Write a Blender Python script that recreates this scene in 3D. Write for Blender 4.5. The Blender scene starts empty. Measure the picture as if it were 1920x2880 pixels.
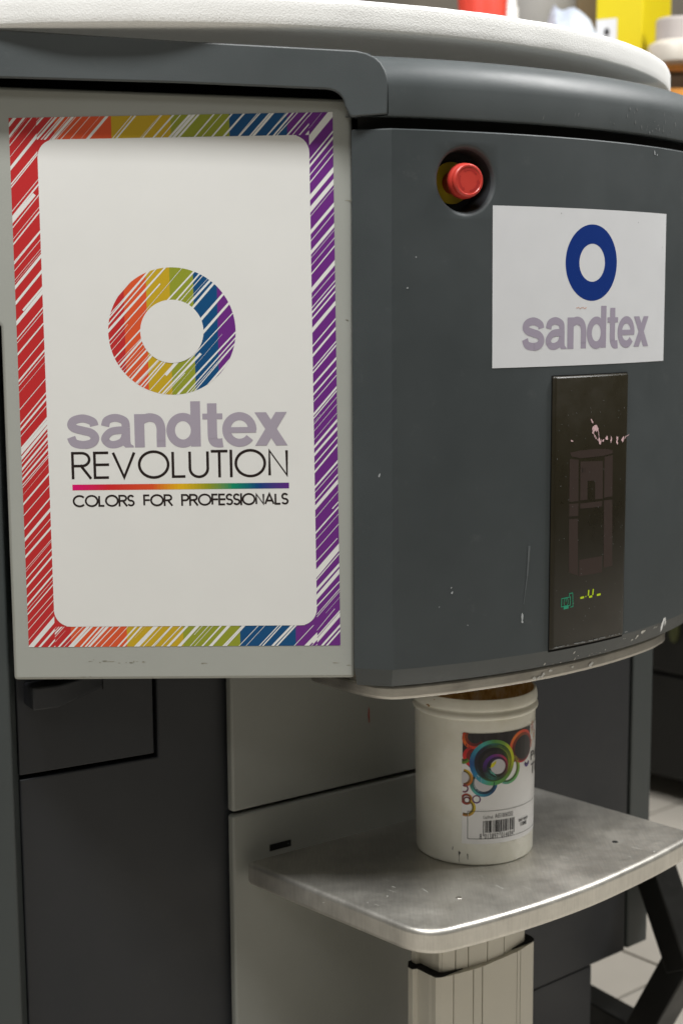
import bpy, bmesh, math, random
from mathutils import Vector, Matrix
from mathutils.geometry import tessellate_polygon

# ------------------------------------------------------------------ camera
F, PITCH, ROLL, EYE = 4170.0, math.atan(585 / 4170.0), 0.0065, 1.10
cR, sR, cP, sP = math.cos(ROLL), math.sin(ROLL), math.cos(PITCH), math.sin(PITCH)
scene = bpy.context.scene
col = scene.collection
cam = bpy.data.objects.new('camera', bpy.data.cameras.new('camera'))
col.objects.link(cam)
right, up, fwd = Vector((cR, -sR * sP, -sR * cP)), Vector((sR, cR * sP, cR * cP)), Vector((0, cP, -sP))
cam.matrix_world = Matrix(((right.x, up.x, -fwd.x, 0), (right.y, up.y, -fwd.y, 0), (right.z, up.z, -fwd.z, EYE), (0, 0, 0, 1)))
cam.data.sensor_fit = 'VERTICAL'
cam.data.sensor_height = 36.0
cam.data.lens = F / 2880 * 36.0
cam.data.clip_start, cam.data.clip_end = 0.05, 60
cam.data.dof.use_dof = True
cam.data.dof.focus_distance = 1.52
cam.data.dof.aperture_fstop = 5.0
scene.camera = cam

# ------------------------------------------------------------------ world and lamps of the shop
world = bpy.data.worlds.new('World')
scene.world = world
world.use_nodes = True
bgn = world.node_tree.nodes['Background']
bgn.inputs[0].default_value = (1.0, 0.94, 0.78, 1)
bgn.inputs[1].default_value = 0.10


def area(name, loc, target, sx, sy, power, colr=(1, 0.97, 0.91)):
    d = bpy.data.lights.new(name, 'AREA')
    d.shape, d.size, d.size_y, d.energy, d.color = 'RECTANGLE', sx, sy, power, colr
    o = bpy.data.objects.new(name, d)
    col.objects.link(o)
    o.location = loc
    o.rotation_euler = (Vector(target) - Vector(loc)).to_track_quat('-Z', 'Y').to_euler()
    return o


area('ceiling_tube_front', (-0.35, 0.50, 3.50), (-0.35, 0.85, 0.9), 1.6, 0.42, 106, (1, .995, .98))
area('ceiling_tube_back', (-0.9, -1.6, 3.20), (0.0, 1.5, 0.8), 1.6, 0.5, 13, (1, .995, .98))
area('ceiling_tube_right', (1.9, 2.0, 3.0), (0.8, 2.1, 0.5), 0.3, 1.5, 84, (1, .995, .98))
area('ceiling_tube_rear', (-0.5, 2.5, 3.1), (0.5, 3.0, 1.2), 1.5, 0.3, 24, (1, .995, .98))

scene.view_settings.view_transform = 'Standard'
scene.view_settings.look = 'None'
scene.view_settings.exposure = 0.0
scene.view_settings.gamma = 1.0
scene.view_settings.use_curve_mapping = False
try:
    scene.cycles.use_denoising = True
    scene.cycles.max_bounces = 8
except Exception:
    pass


# ------------------------------------------------------------------ measuring helpers: where a sight line meets a real surface
def ray(px, py):
    u, v = (px - 960) / F, -(py - 1440) / F
    a, b = u * cR + v * sR, -u * sR + v * cR
    return Vector((a, cP + b * sP, -sP + b * cP))


O = Vector((0, 0, EYE))


def at_y(px, py, Y):
    d = ray(px, py)
    return O + d * (Y / d.y)


def at_z(px, py, Z):
    d = ray(px, py)
    return O + d * ((Z - EYE) / d.z)


def at_plane(px, py, p0, ang):
    n = Vector((math.sin(ang), -math.cos(ang), 0))
    d = ray(px, py)
    return O + d * ((Vector(p0) - O).dot(n) / d.dot(n))


def at_cyl(px, py, C, R):
    d = ray(px, py)
    ox, oy = -C[0], -C[1]
    a = d.x ** 2 + d.y ** 2
    b = 2 * (d.x * ox + d.y * oy)
    c = ox * ox + oy * oy - R * R
    disc = b * b - 4 * a * c
    t = (-b - math.sqrt(max(disc, 0))) / 2 / a
    P = O + d * t
    return math.atan2(P.x - C[0], -(P.y - C[1])), P.z


# ------------------------------------------------------------------ object helpers
def tag(o, label=None, cat=None, group=None, kind=None):
    for k, v in (('label', label), ('category', cat), ('group', group), ('kind', kind)):
        if v:
            o[k] = v
    return o


def empty(name, loc, label, cat, group=None):
    o = bpy.data.objects.new(name, None)
    o.location = loc
    o.empty_display_size = 0.05
    col.objects.link(o)
    return tag(o, label, cat, group)


def put(name, me, mat, parent=None, bevel=0.0, seg=3, smooth=True, angle=35):
    """link a mesh whose vertices are in world coordinates"""
    o = bpy.data.objects.new(name, me)
    col.objects.link(o)
    if mat is not None and not me.materials:
        me.materials.append(mat)
    if parent is not None:
        o.parent = parent
        p, off = parent, Vector((0, 0, 0))
        while p is not None:
            off += p.location
            p = p.parent
        o.location = -off
    if smooth:
        for p in me.polygons:
            p.use_smooth = True
        me.set_sharp_from_angle(angle=math.radians(angle))
    if bevel:
        m = o.modifiers.new('bevel', 'BEVEL')
        m.width, m.segments, m.limit_method, m.angle_limit = bevel, seg, 'ANGLE', math.radians(40)
        m.harden_normals = False
    return o


def mesh(name, V, Fc):
    me = bpy.data.meshes.new(name)
    me.from_pydata([tuple(v) for v in V], [], Fc)
    bm = bmesh.new()
    bm.from_mesh(me)
    bmesh.ops.recalc_face_normals(bm, faces=bm.faces)
    bm.to_mesh(me)
    bm.free()
    return me


def open_mesh(name, V, Fc):
    me = bpy.data.meshes.new(name)
    me.from_pydata([tuple(v) for v in V], [], Fc)
    return me


def prism(name, plan, z0, z1):
    """closed upright prism over a plan polygon; z1 may be a function of (x, y)"""
    n = len(plan)
    top = z1 if callable(z1) else (lambda x, y: z1)
    V = [(x, y, z0) for x, y in plan] + [(x, y, top(x, y)) for x, y in plan]
    Fc = [list(range(n))[::-1], list(range(n, 2 * n))]
    Fc += [[i, (i + 1) % n, n + (i + 1) % n, n + i] for i in range(n)]
    return mesh(name, V, Fc)


def slab(name, outline, frame, t0, t1):
    """outline in (u, v) of an upright frame (origin, udir, ndir); thickness from t0 to t1 along -n"""
    o, u, n = frame
    n_ = len(outline)
    V = []
    for t in (t0, t1):
        for (a, z) in outline:
            p = o + u * a - n * t
            V.append((p.x, p.y, z))
    Fc = [list(range(n_)), list(range(n_, 2 * n_))[::-1]]
    Fc += [[i, (i + 1) % n_, n_ + (i + 1) % n_, n_ + i] for i in range(n_)]
    return mesh(name, V, Fc)


def frame(x, y, deg):
    a = math.radians(deg)
    return (Vector((x, y, 0)), Vector((math.cos(a), math.sin(a), 0)), Vector((math.sin(a), -math.cos(a), 0)))


def rect(a0, a1, z0, z1):
    return [(a0, z0), (a1, z0), (a1, z1), (a0, z1)]


def lathe(name, prof, centre, seg=72, axis=None):
    """profile of (r, h) turned about an upright axis, or about `axis` = (dir, e1, e2)"""
    if axis is None:
        A, e1, e2 = Vector((0, 0, 1)), Vector((1, 0, 0)), Vector((0, 1, 0))
    else:
        A, e1, e2 = axis
    c = Vector(centre)
    V, Fc = [], []
    for r, h in prof:
        for k in range(seg):
            a = 2 * math.pi * k / seg
            V.append(c + A * h + (e1 * math.cos(a) + e2 * math.sin(a)) * r)
    for i in range(len(prof) - 1):
        for k in range(seg):
            Fc.append([i * seg + k, i * seg + (k + 1) % seg, (i + 1) * seg + (k + 1) % seg, (i + 1) * seg + k])
    me = mesh(name, V, Fc)
    bm = bmesh.new()
    bm.from_mesh(me)
    bmesh.ops.remove_doubles(bm, verts=bm.verts, dist=1e-5)
    bmesh.ops.recalc_face_normals(bm, faces=bm.faces)
    bm.to_mesh(me)
    bm.free()
    return me


def box_me(name, c, size, rz=0.0):
    hx, hy, hz = size[0] / 2, size[1] / 2, size[2] / 2
    ca, sa = math.cos(rz), math.sin(rz)
    plan = [(c[0] + a * hx * ca - b * hy * sa, c[1] + a * hx * sa + b * hy * ca) for a, b in ((-1, -1), (1, -1), (1, 1), (-1, 1))]
    return prism(name, plan, c[2] - hz, c[2] + hz)


def tube_me(name, P, Q, w, side):
    """square tube from P to Q, side = unit vector across its width"""
    d = (Q - P).normalized()
    b = d.cross(side).normalized()
    a = b.cross(d).normalized()
    V = [p + a * (i * w / 2) + b * (j * w / 2) for p in (P, Q) for i, j in ((-1, -1), (1, -1), (1, 1), (-1, 1))]
    return mesh(name, V, [[0, 1, 2, 3], [7, 6, 5, 4]] + [[i, (i + 1) % 4, 4 + (i + 1) % 4, 4 + i] for i in range(4)])


# ------------------------------------------------------------------ materials
def srgb(r, g, b):
    f = lambda c: ((c / 255 + 0.055) / 1.055) ** 2.4 if c > 10 else c / 255 / 12.92
    return (f(r), f(g), f(b))


def new_mat(name):
    m = bpy.data.materials.new(name)
    m.use_nodes = True
    nt = m.node_tree
    return m, nt, nt.nodes['Principled BSDF']


def link(nt, a, b):
    nt.links.new(a, b)


def plastic(name, base, rough=0.45, spec=0.5, mott=0.10, mscale=9.0, bump=0.0, bscale=900.0, dust=0.0, metallic=0.0):
    m, nt, p = new_mat(name)
    N = nt.nodes
    tc = N.new('ShaderNodeTexCoord')
    n1 = N.new('ShaderNodeTexNoise')
    n1.inputs['Scale'].default_value = mscale
    n1.inputs['Detail'].default_value = 6
    n1.inputs['Roughness'].default_value = 0.65
    link(nt, tc.outputs['Object'], n1.inputs['Vector'])
    ramp = N.new('ShaderNodeMapRange')
    ramp.inputs['From Min'].default_value, ramp.inputs['From Max'].default_value = 0.3, 0.7
    ramp.inputs['To Min'].default_value, ramp.inputs['To Max'].default_value = 1 - mott, 1 + mott
    link(nt, n1.outputs['Fac'], ramp.inputs['Value'])
    mul = N.new('ShaderNodeVectorMath')
    mul.operation = 'SCALE'
    mul.inputs[0].default_value = base
    link(nt, ramp.outputs['Result'], mul.inputs['Scale'])
    colr = mul.outputs['Vector']
    if dust:
        n3 = N.new('ShaderNodeTexNoise')
        n3.inputs['Scale'].default_value = 38
        n3.inputs['Detail'].default_value = 8
        n3.inputs['Roughness'].default_value = 0.75
        link(nt, tc.outputs['Object'], n3.inputs['Vector'])
        mr = N.new('ShaderNodeMapRange')
        mr.inputs['From Min'].default_value, mr.inputs['From Max'].default_value = 0.60, 0.80
        mr.inputs['To Max'].default_value = dust
        link(nt, n3.outputs['Fac'], mr.inputs['Value'])
        mx = N.new('ShaderNodeMix')
        mx.data_type = 'RGBA'
        link(nt, mr.outputs['Result'], mx.inputs['Factor'])
        link(nt, colr, mx.inputs[6])
        mx.inputs[7].default_value = (0.42, 0.42, 0.40, 1)
        colr = mx.outputs[2]
    link(nt, colr, p.inputs['Base Color'])
    r2 = N.new('ShaderNodeMapRange')
    r2.inputs['From Min'].default_value, r2.inputs['From Max'].default_value = 0.3, 0.7
    r2.inputs['To Min'].default_value, r2.inputs['To Max'].default_value = rough - 0.08, rough + 0.12
    link(nt, n1.outputs['Fac'], r2.inputs['Value'])
    link(nt, r2.outputs['Result'], p.inputs['Roughness'])
    p.inputs['Specular IOR Level'].default_value = spec
    p.inputs['Metallic'].default_value = metallic
    if bump:
        n2 = N.new('ShaderNodeTexNoise')
        n2.inputs['Scale'].default_value = bscale
        n2.inputs['Detail'].default_value = 3
        link(nt, tc.outputs['Object'], n2.inputs['Vector'])
        bp = N.new('ShaderNodeBump')
        bp.inputs['Strength'].default_value = bump
        bp.inputs['Distance'].default_value = 0.001
        link(nt, n2.outputs['Fac'], bp.inputs['Height'])
        link(nt, bp.outputs['Normal'], p.inputs['Normal'])
    return m


def steel(name, base, rough, stretch, dark=0.35, scale=1.0, metallic=1.0):
    m, nt, p = new_mat(name)
    N = nt.nodes
    tc = N.new('ShaderNodeTexCoord')
    mp = N.new('ShaderNodeMapping')
    mp.inputs['Rotation'].default_value = (0, 0, math.radians(-41))
    mp.inputs['Scale'].default_value = stretch
    link(nt, tc.outputs['Object'], mp.inputs['Vector'])
    fine = N.new('ShaderNodeTexNoise')
    fine.inputs['Scale'].default_value = 60 * scale
    fine.inputs['Detail'].default_value = 6
    link(nt, mp.outputs['Vector'], fine.inputs['Vector'])
    blot = N.new('ShaderNodeTexNoise')
    blot.inputs['Scale'].default_value = 14 * scale
    blot.inputs['Detail'].default_value = 7
    blot.inputs['Roughness'].default_value = 0.7
    link(nt, tc.outputs['Object'], blot.inputs['Vector'])
    mr = N.new('ShaderNodeMapRange')
    mr.inputs['From Min'].default_value, mr.inputs['From Max'].default_value = 0.35, 0.68
    mr.inputs['To Min'].default_value, mr.inputs['To Max'].default_value = 1 - dark, 1.08
    link(nt, blot.outputs['Fac'], mr.inputs['Value'])
    mr2 = N.new('ShaderNodeMapRange')
    mr2.inputs['From Min'].default_value, mr2.inputs['From Max'].default_value = 0.3, 0.7
    mr2.inputs['To Min'].default_value, mr2.inputs['To Max'].default_value = 0.94, 1.05
    link(nt, fine.outputs['Fac'], mr2.inputs['Value'])
    mu = N.new('ShaderNodeMath')
    mu.operation = 'MULTIPLY'
    link(nt, mr.outputs['Result'], mu.inputs[0])
    link(nt, mr2.outputs['Result'], mu.inputs[1])
    sc = N.new('ShaderNodeVectorMath')
    sc.operation = 'SCALE'
    sc.inputs[0].default_value = base
    link(nt, mu.outputs[0], sc.inputs['Scale'])
    link(nt, sc.outputs['Vector'], p.inputs['Base Color'])
    rr = N.new('ShaderNodeMapRange')
    rr.inputs['From Min'].default_value, rr.inputs['From Max'].default_value = 0.3, 0.7
    rr.inputs['To Min'].default_value, rr.inputs['To Max'].default_value = rough - 0.08, rough + 0.12
    link(nt, blot.outputs['Fac'], rr.inputs['Value'])
    link(nt, rr.outputs['Result'], p.inputs['Roughness'])
    p.inputs['Metallic'].default_value = metallic
    bp = N.new('ShaderNodeBump')
    bp.inputs['Strength'].default_value = 0.03
    bp.inputs['Distance'].default_value = 0.001
    link(nt, fine.outputs['Fac'], bp.inputs['Height'])
    link(nt, bp.outputs['Normal'], p.inputs['Normal'])
    return m


def printed(name, rough=0.42):
    m, nt, p = new_mat(name)
    at = nt.nodes.new('ShaderNodeAttribute')
    at.attribute_name = 'ink'
    link(nt, at.outputs['Color'], p.inputs['Base Color'])
    p.inputs['Roughness'].default_value = rough
    p.inputs['Specular IOR Level'].default_value = 0.35
    return m


def glow(name, colr, strength):
    m, nt, p = new_mat(name)
    p.inputs['Base Color'].default_value = (0.01, 0.01, 0.01, 1)
    p.inputs['Emission Color'].default_value = (*colr, 1)
    p.inputs['Emission Strength'].default_value = strength
    return m


M = {}
M['head'] = plastic('charcoal_textured_plastic', (0.045, 0.0535, 0.0565), 0.46, 0.45, 0.09, 5, 0.16, 1400, 0.07)
M['lid'] = plastic('lid_plastic', (0.064, 0.074, 0.077), 0.44, 0.5, 0.09, 5, 0.16, 1400, 0.07)
M['cabinet'] = plastic('dark_powder_coat', (0.018, 0.0195, 0.0225), 0.5, 0.40, 0.07, 7, 0.12, 1200, 0.02)
M['column_dark'] = plastic('dark_side_plastic', (0.045, 0.053, 0.053), 0.5, 0.45, 0.06, 7, 0.1, 1200)
M['light'] = plastic('light_grey_enamel', (0.36, 0.37, 0.34), 0.42, 0.45, 0.03, 5, 0.05, 900)
M['niche'] = plastic('niche_grey_enamel', (0.23, 0.235, 0.215), 0.45, 0.4, 0.05, 6, 0.06, 900, 0.02)
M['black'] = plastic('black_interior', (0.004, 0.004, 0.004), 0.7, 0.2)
M['gap'] = plastic('dark_core', (0.012, 0.012, 0.011), 0.6, 0.3)
M['sticker'] = plastic('white_vinyl', (0.74, 0.74, 0.72), 0.40, 0.4, 0.015, 9)
M['sticker2'] = plastic('white_vinyl_front', (0.64, 0.65, 0.67), 0.45, 0.4, 0.012, 30, 0.04, 1500)
M['ink'] = printed('printed_ink')
M['glass'] = plastic('black_display_glass', (0.0165, 0.0135, 0.007), 0.30, 0.32, 0.05, 20)
M['glassink'] = printed('display_print', 0.3)
M['steel'] = steel('brushed_stainless', (0.64, 0.62, 0.57), 0.41, (16, 1, 1), 0.26, 0.5, 0.88)
M['steel_lip'] = steel('worn_stainless', (0.46, 0.44, 0.40), 0.42, (1, 1, 10), 0.3)
M['alu'] = plastic('anodised_aluminium', (0.54, 0.52, 0.455), 0.42, 0.5, 0.04, 8, 0.0, 900, 0.0, 0.2)
M['red'] = plastic('red_button_plastic', (0.52, 0.045, 0.032), 0.38, 0.5, 0.03)
M['yellow'] = plastic('yellow_button_plate', (0.62, 0.45, 0.012), 0.45, 0.4, 0.03)
M['paint_white'] = plastic('dried_white_paint', (0.68, 0.68, 0.66), 0.55, 0.4, 0.1, 200)
M['paint_pink'] = plastic('dried_pink_paint', (0.62, 0.42, 0.44), 0.55, 0.4, 0.25, 250)
M['paint_red'] = plastic('dried_red_paint', (0.28, 0.045, 0.03), 0.55, 0.4, 0.2, 200)
M['paint_faint'] = plastic('thin_grey_paint', (0.20, 0.21, 0.21), 0.5, 0.4, 0.2, 200)
M['scuff'] = plastic('black_scuff', (0.03, 0.03, 0.028), 0.6, 0.3, 0.2, 200)
M['black_steel'] = plastic('black_painted_steel', (0.009, 0.009, 0.008), 0.42, 0.35, 0.2, 14, 0.05, 500, 0.03)
M['green_glow'] = glow('green_segment', srgb(170, 190, 0), 0.85)
M['teal_glow'] = glow('teal_icon', srgb(20, 150, 110), 0.55)


# ------------------------------------------------------------------ flat print: 2-D shapes laid on a surface
class Print:
    def __init__(self):
        self.V, self.Fc, self.C, self.L, self.layer = [], [], [], [], 0

    def poly(self, pts, colr):
        b = len(self.V)
        self.V += pts
        self.Fc.append(list(range(b, b + len(pts))))
        self.C.append(colr)
        self.L.append(self.layer)

    def tri(self, pts, faces, colr):
        b = len(self.V)
        self.V += pts
        for f in faces:
            self.Fc.append([b + i for i in f])
            self.C.append(colr)
            self.L.append(self.layer)

    def cut(self, w):
        """cut wide shapes into upright strips so that they follow a curved wall"""
        V, Fc, C_, L_ = [], [], [], []
        for f, c, l in zip(self.Fc, self.C, self.L):
            pts = [self.V[i] for i in f]
            u0, u1 = min(p[0] for p in pts), max(p[0] for p in pts)
            if u1 - u0 <= w:
                Fc.append(list(range(len(V), len(V) + len(pts))))
                V += pts
                C_.append(c)
                L_.append(l)
                continue
            tris = tessellate_polygon([[Vector((p[0], p[1], 0)) for p in pts]])
            n = int((u1 - u0) / w) + 1
            for t in tris:
                tri = [pts[i] for i in t]
                ar = (tri[1][0] - tri[0][0]) * (tri[2][1] - tri[0][1]) - (tri[1][1] - tri[0][1]) * (tri[2][0] - tri[0][0])
                if ar < 0:
                    tri.reverse()
                for k in range(n):
                    a, b = u0 + (u1 - u0) * k / n, u0 + (u1 - u0) * (k + 1) / n
                    q = clip(tri, [(a, -9), (b, -9), (b, 9), (a, 9)])
                    if len(q) >= 3:
                        Fc.append(list(range(len(V), len(V) + len(q))))
                        V += q
                        C_.append(c)
                        L_.append(l)
        self.V, self.Fc, self.C, self.L = V, Fc, C_, L_

    def build(self, name, fn, parent, mat=None, inked=True, strip=None):
        if strip:
            self.cut(strip)
        P3 = [fn(u, v) for u, v in self.V]
        if max(self.L) > 0:        # later strokes of ink lie on top of earlier ones
            P3 = [Vector(p) for p in P3]
            for f, l in zip(self.Fc, self.L):
                if l:
                    nn = Vector((0, 0, 0))
                    for i in range(1, len(f) - 1):
                        nn += (P3[f[i]] - P3[f[0]]).cross(P3[f[i + 1]] - P3[f[0]])
                    if nn.length > 0:
                        nn.normalize()
                        if nn.y > 0:
                            nn = -nn
                        for i in f:
                            P3[i] = P3[i] + nn * (l * 2.0e-6)
        me = open_mesh(name, P3, self.Fc)
        if inked:
            at = me.attributes.new('ink', 'FLOAT_COLOR', 'FACE')
            flat = []
            for c in self.C:
                flat += [c[0], c[1], c[2], 1.0]
            at.data.foreach_set('color', flat)
        return put(name, me, mat or M['ink'], parent, smooth=False)


def clip(poly, convex):
    """Sutherland-Hodgman, convex counter-clockwise"""
    out = poly
    n = len(convex)
    for i in range(n):
        a, b = convex[i], convex[(i + 1) % n]
        inp, out = out, []
        if not inp:
            return []
        side = lambda p: (b[0] - a[0]) * (p[1] - a[1]) - (b[1] - a[1]) * (p[0] - a[0])
        for j in range(len(inp)):
            p, q = inp[j], inp[(j + 1) % len(inp)]
            sp, sq = side(p), side(q)
            if sp >= 0:
                out.append(p)
            if (sp >= 0) != (sq >= 0):
                t = sp / (sp - sq)
                out.append((p[0] + (q[0] - p[0]) * t, p[1] + (q[1] - p[1]) * t))
    return out


def circle(cx, cy, r, n=72, a0=0, a1=2 * math.pi):
    return [(cx + r * math.cos(a0 + (a1 - a0) * k / n), cy + r * math.sin(a0 + (a1 - a0) * k / n)) for k in range(n)]


def rrect(x0, y0, x1, y1, r, n=8):
    P = []
    for cx, cy, a in ((x1 - r, y0 + r, -90), (x1 - r, y1 - r, 0), (x0 + r, y1 - r, 90), (x0 + r, y0 + r, 180)):
        for k in range(n + 1):
            t = math.radians(a + 90 * k / n)
            P.append((cx + r * math.cos(t), cy + r * math.sin(t)))
    return P


def annulus(P, cx, cy, r0, r1, colr, n=72, a0=0.0, a1=2 * math.pi, ox=0, oy=0, colfn=None):
    for k in range(n):
        t0, t1 = a0 + (a1 - a0) * k / n, a0 + (a1 - a0) * (k + 1) / n
        q = [(cx + r1 * math.cos(t0), cy + r1 * math.sin(t0)), (cx + r1 * math.cos(t1), cy + r1 * math.sin(t1)),
             (cx + ox + r0 * math.cos(t1), cy + oy + r0 * math.sin(t1)), (cx + ox + r0 * math.cos(t0), cy + oy + r0 * math.sin(t0))]
        P.poly(q, colfn((t0 + t1) / 2) if colfn else colr)


def ribbon(P, pts, w, colr, closed=False):
    n = len(pts)
    L, Rr = [], []
    for i in range(n):
        p = Vector(pts[i])
        a = Vector(pts[(i - 1) % n]) if (i > 0 or closed) else None
        b = Vector(pts[(i + 1) % n]) if (i < n - 1 or closed) else None
        d0 = (p - a).normalized() if a is not None else (b - p).normalized()
        d1 = (b - p).normalized() if b is not None else d0
        n0, n1 = Vector((-d0.y, d0.x)), Vector((-d1.y, d1.x))
        m = (n0 + n1)
        m = m / max(m.length_squared / 2, 0.35) if m.length > 1e-6 else n0
        L.append(tuple(p + m * w / 2))
        Rr.append(tuple(p - m * w / 2))
    for i in range(n if closed else n - 1):
        j = (i + 1) % n
        P.layer = (P.layer + 1) % 61
        P.poly([Rr[i], Rr[j], L[j], L[i]], colr)


def arc(cx, cy, rx, ry, a0, a1, n=20):
    return [(cx + rx * math.cos(math.radians(a0 + (a1 - a0) * k / n)), cy + ry * math.sin(math.radians(a0 + (a1 - a0) * k / n))) for k in range(n + 1)]


# geometric capital letters: strokes in a box one unit high, and the advance width
GLYPH = {
    'R': ([[(0, 0), (0, 1)], [(0, 1), (.30, 1)] + arc(.33, .74, .27, .26, 90, -90, 14) + [(0, .48)], [(.30, .48), (.62, 0)]], .62),
    'E': ([[(.5, 1), (0, 1), (0, 0), (.5, 0)], [(0, .52), (.47, .52)]], .5),
    'V': ([[(0, 1), (.38, 0), (.76, 1)]], .76),
    'O': ([arc(.52, .5, .52, .52, 0, 360, 44)], 1.04),
    'L': ([[(0, 1), (0, 0), (.44, 0)]], .44),
    'U': ([[(0, 1)] + arc(.32, .32, .32, .34, 180, 360, 18) + [(.64, 1)]], .64),
    'T': ([[(0, 1), (.5, 1)], [(.25, 1), (.25, 0)]], .5),
    'I': ([[(0, 0), (0, 1)]], 0.0),
    'N': ([[(0, 0), (0, 1), (.62, 0), (.62, 1)]], .62),
    'C': ([arc(.52, .5, .52, .52, 42, 318, 36)], .92),
    'S': ([arc(.24, .745, .23, .255, 25, 270, 18)[:-1] + arc(.24, .245, .25, .245, 90, -155, 18)], .49),
    'F': ([[(.46, 1), (0, 1), (0, 0)], [(0, .52), (.42, .52)]], .46),
    'P': ([[(0, 0), (0, 1)], [(0, 1), (.28, 1)] + arc(.30, .73, .26, .27, 90, -90, 14) + [(0, .46)]], .56),
    'A': ([[(0, 0), (.38, 1), (.76, 0)], [(.15, .33), (.61, .33)]], .76),
}


def stroke_text(P, text, x0, x1, y0, y1, w, colr, gap=.17, space=.42, slope=0.0):
    h = y1 - y0 - w
    tot = 0
    for i, ch in enumerate(text):
        tot += space if ch == ' ' else GLYPH[ch][1]
        if i < len(text) - 1:
            tot += gap
    sx = (x1 - x0 - w) / tot
    x = 0
    for ch in text:
        if ch == ' ':
            x += space + gap
            continue
        st, adv = GLYPH[ch]
        for s in st:
            closed = ch == 'O'
            pts = [(x0 + w / 2 + (x + a) * sx, y0 + w / 2 + b * h + slope * (x + a) * sx) for a, b in (s[:-1] if closed else s)]
            if not closed and len(pts) == 2:      # square ends reach the full height
                d = (Vector(pts[1]) - Vector(pts[0])).normalized() * w / 2
                pts = [tuple(Vector(pts[0]) - d), tuple(Vector(pts[1]) + d)]
            ribbon(P, pts, w, colr, closed)
        x += adv + gap


def smooth_path(pts, n=6):
    out = []
    for k in range(len(pts) - 1):
        p0, p1, p2, p3 = pts[max(k - 1, 0)], pts[k], pts[k + 1], pts[min(k + 2, len(pts) - 1)]
        for q in range(n):
            t = q / n
            out.append(tuple(0.5 * (2 * p1[c] + (p2[c] - p0[c]) * t + (2 * p0[c] - 5 * p1[c] + 4 * p2[c] - p3[c]) * t * t + (3 * p1[c] - p0[c] - 3 * p2[c] + p3[c]) * t ** 3) for c in (0, 1)))
    out.append(pts[-1])
    return out


def heavy_word(P, x0, x1, y0, y1, colr, slope=0.0):
    """the word 'sandtex' in heavy rounded-counter grotesque letters; x-height 1, ascender 1.36, width 6.29"""
    W, w = .285, .235
    sx, sy = (x1 - x0) / 6.29, (y1 - y0) / 1.36
    T = lambda o: (lambda p: (x0 + (p[0] + o) * sx, y0 + p[1] * sy + slope * (p[0] + o) * sx))

    def rib(o, pts, wd, closed=False):
        P.layer = (P.layer + 1) % 61
        Q = Print()
        ribbon(Q, pts, wd, colr, closed)
        for f in Q.Fc:
            P.layer = (P.layer + 1) % 61
            P.poly([T(o)(Q.V[i]) for i in f], colr)

    def pol(o, pts):
        P.layer = (P.layer + 1) % 61
        P.poly([T(o)(q) for q in pts], colr)
    S_ = smooth_path
    rib(0, S_([(.775, .665), (.72, .80), (.46, .895), (.20, .835), (.125, .70), (.22, .595), (.46, .525), (.68, .455), (.785, .31), (.70, .155), (.45, .098), (.19, .16), (.105, .335)]), .245)
    o = .95                                                       # a
    pol(o, [(.60, .10), (.70, .0), (.94, .0), (.94, .045), (.86, .10), (.845, .20), (.845, .60), (.60, .60)])
    rib(o, S_([(.725, .60), (.69, .80), (.44, .90), (.20, .83), (.135, .655)]), w)
    rib(o, S_([(.70, .515), (.52, .525), (.28, .475), (.125, .285), (.22, .125), (.40, .095), (.60, .17), (.69, .30), (.70, .38)]), .225)
    o = 1.92                                                      # n
    pol(o, [(0, 0), (W, 0), (W, 1), (0.01, 1)][:3] + [(0, 1)])
    rib(o, S_([(.14, .62), (.20, .80), (.43, .895), (.66, .82), (.755, .60), (.755, .30), (.755, 0)]), w + .02)
    o = 2.85                                                      # d
    pol(o, [(.68, 0), (.96, 0), (.96, 1.36), (.68, 1.36)])
    rib(o, arc(.455, .495, .35, .40, 0, 360, 40)[:-1], .245, True)
    o = 3.87                                                      # t
    pol(o, [(0, .815), (.57, .815), (.57, .985), (0, .985)])
    rib(o, S_([(.275, 1.29), (.275, .70), (.28, .28), (.33, .135), (.44, .095), (.57, .105)]), .27)
    o = 4.44                                                      # e
    rib(o, arc(.48, .495, .37, .40, -4, 322, 40), .24)
    pol(o, [(.16, .395), (.955, .395), (.955, .565), (.16, .565)])
    o = 5.36                                                      # x
    pol(o, [(.0, 1), (.33, 1), (.93, 0), (.60, 0)])
    pol(o, [(.60, 1), (.92, 1), (.33, 0), (.0, 0)])


def font_shape(text, offset=0.0, spacing=1.0, res=6):
    cu = bpy.data.curves.new('type', 'FONT')
    cu.body = text
    cu.offset = offset
    cu.space_character = spacing
    cu.resolution_u = res
    cu.fill_mode = 'FRONT'
    o = bpy.data.objects.new('type', cu)
    col.objects.link(o)
    dg = bpy.context.evaluated_depsgraph_get()
    me = o.evaluated_get(dg).to_mesh()
    V = [(v.co.x, v.co.y) for v in me.vertices]
    Fc = [list(p.vertices) for p in me.polygons]
    o.evaluated_get(dg).to_mesh_clear()
    bpy.data.objects.remove(o)
    bpy.data.curves.remove(cu)
    return V, Fc


def font_text(P, text, x0, x1, y0, y1, colr, offset=0.0, spacing=1.0, slope=0.0, res=6):
    """type fitted into the box x0..x1, y0..y1"""
    V, Fc = font_shape(text, offset, spacing, res)
    a0, a1 = min(v[0] for v in V), max(v[0] for v in V)
    b0, b1 = min(v[1] for v in V), max(v[1] for v in V)
    pts = [(x0 + (a - a0) / (a1 - a0) * (x1 - x0), y0 + (b - b0) / (b1 - b0) * (y1 - y0)) for a, b in V]
    pts = [(x, y + slope * (x - x0)) for x, y in pts]
    P.tri(pts, Fc, colr)


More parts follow.
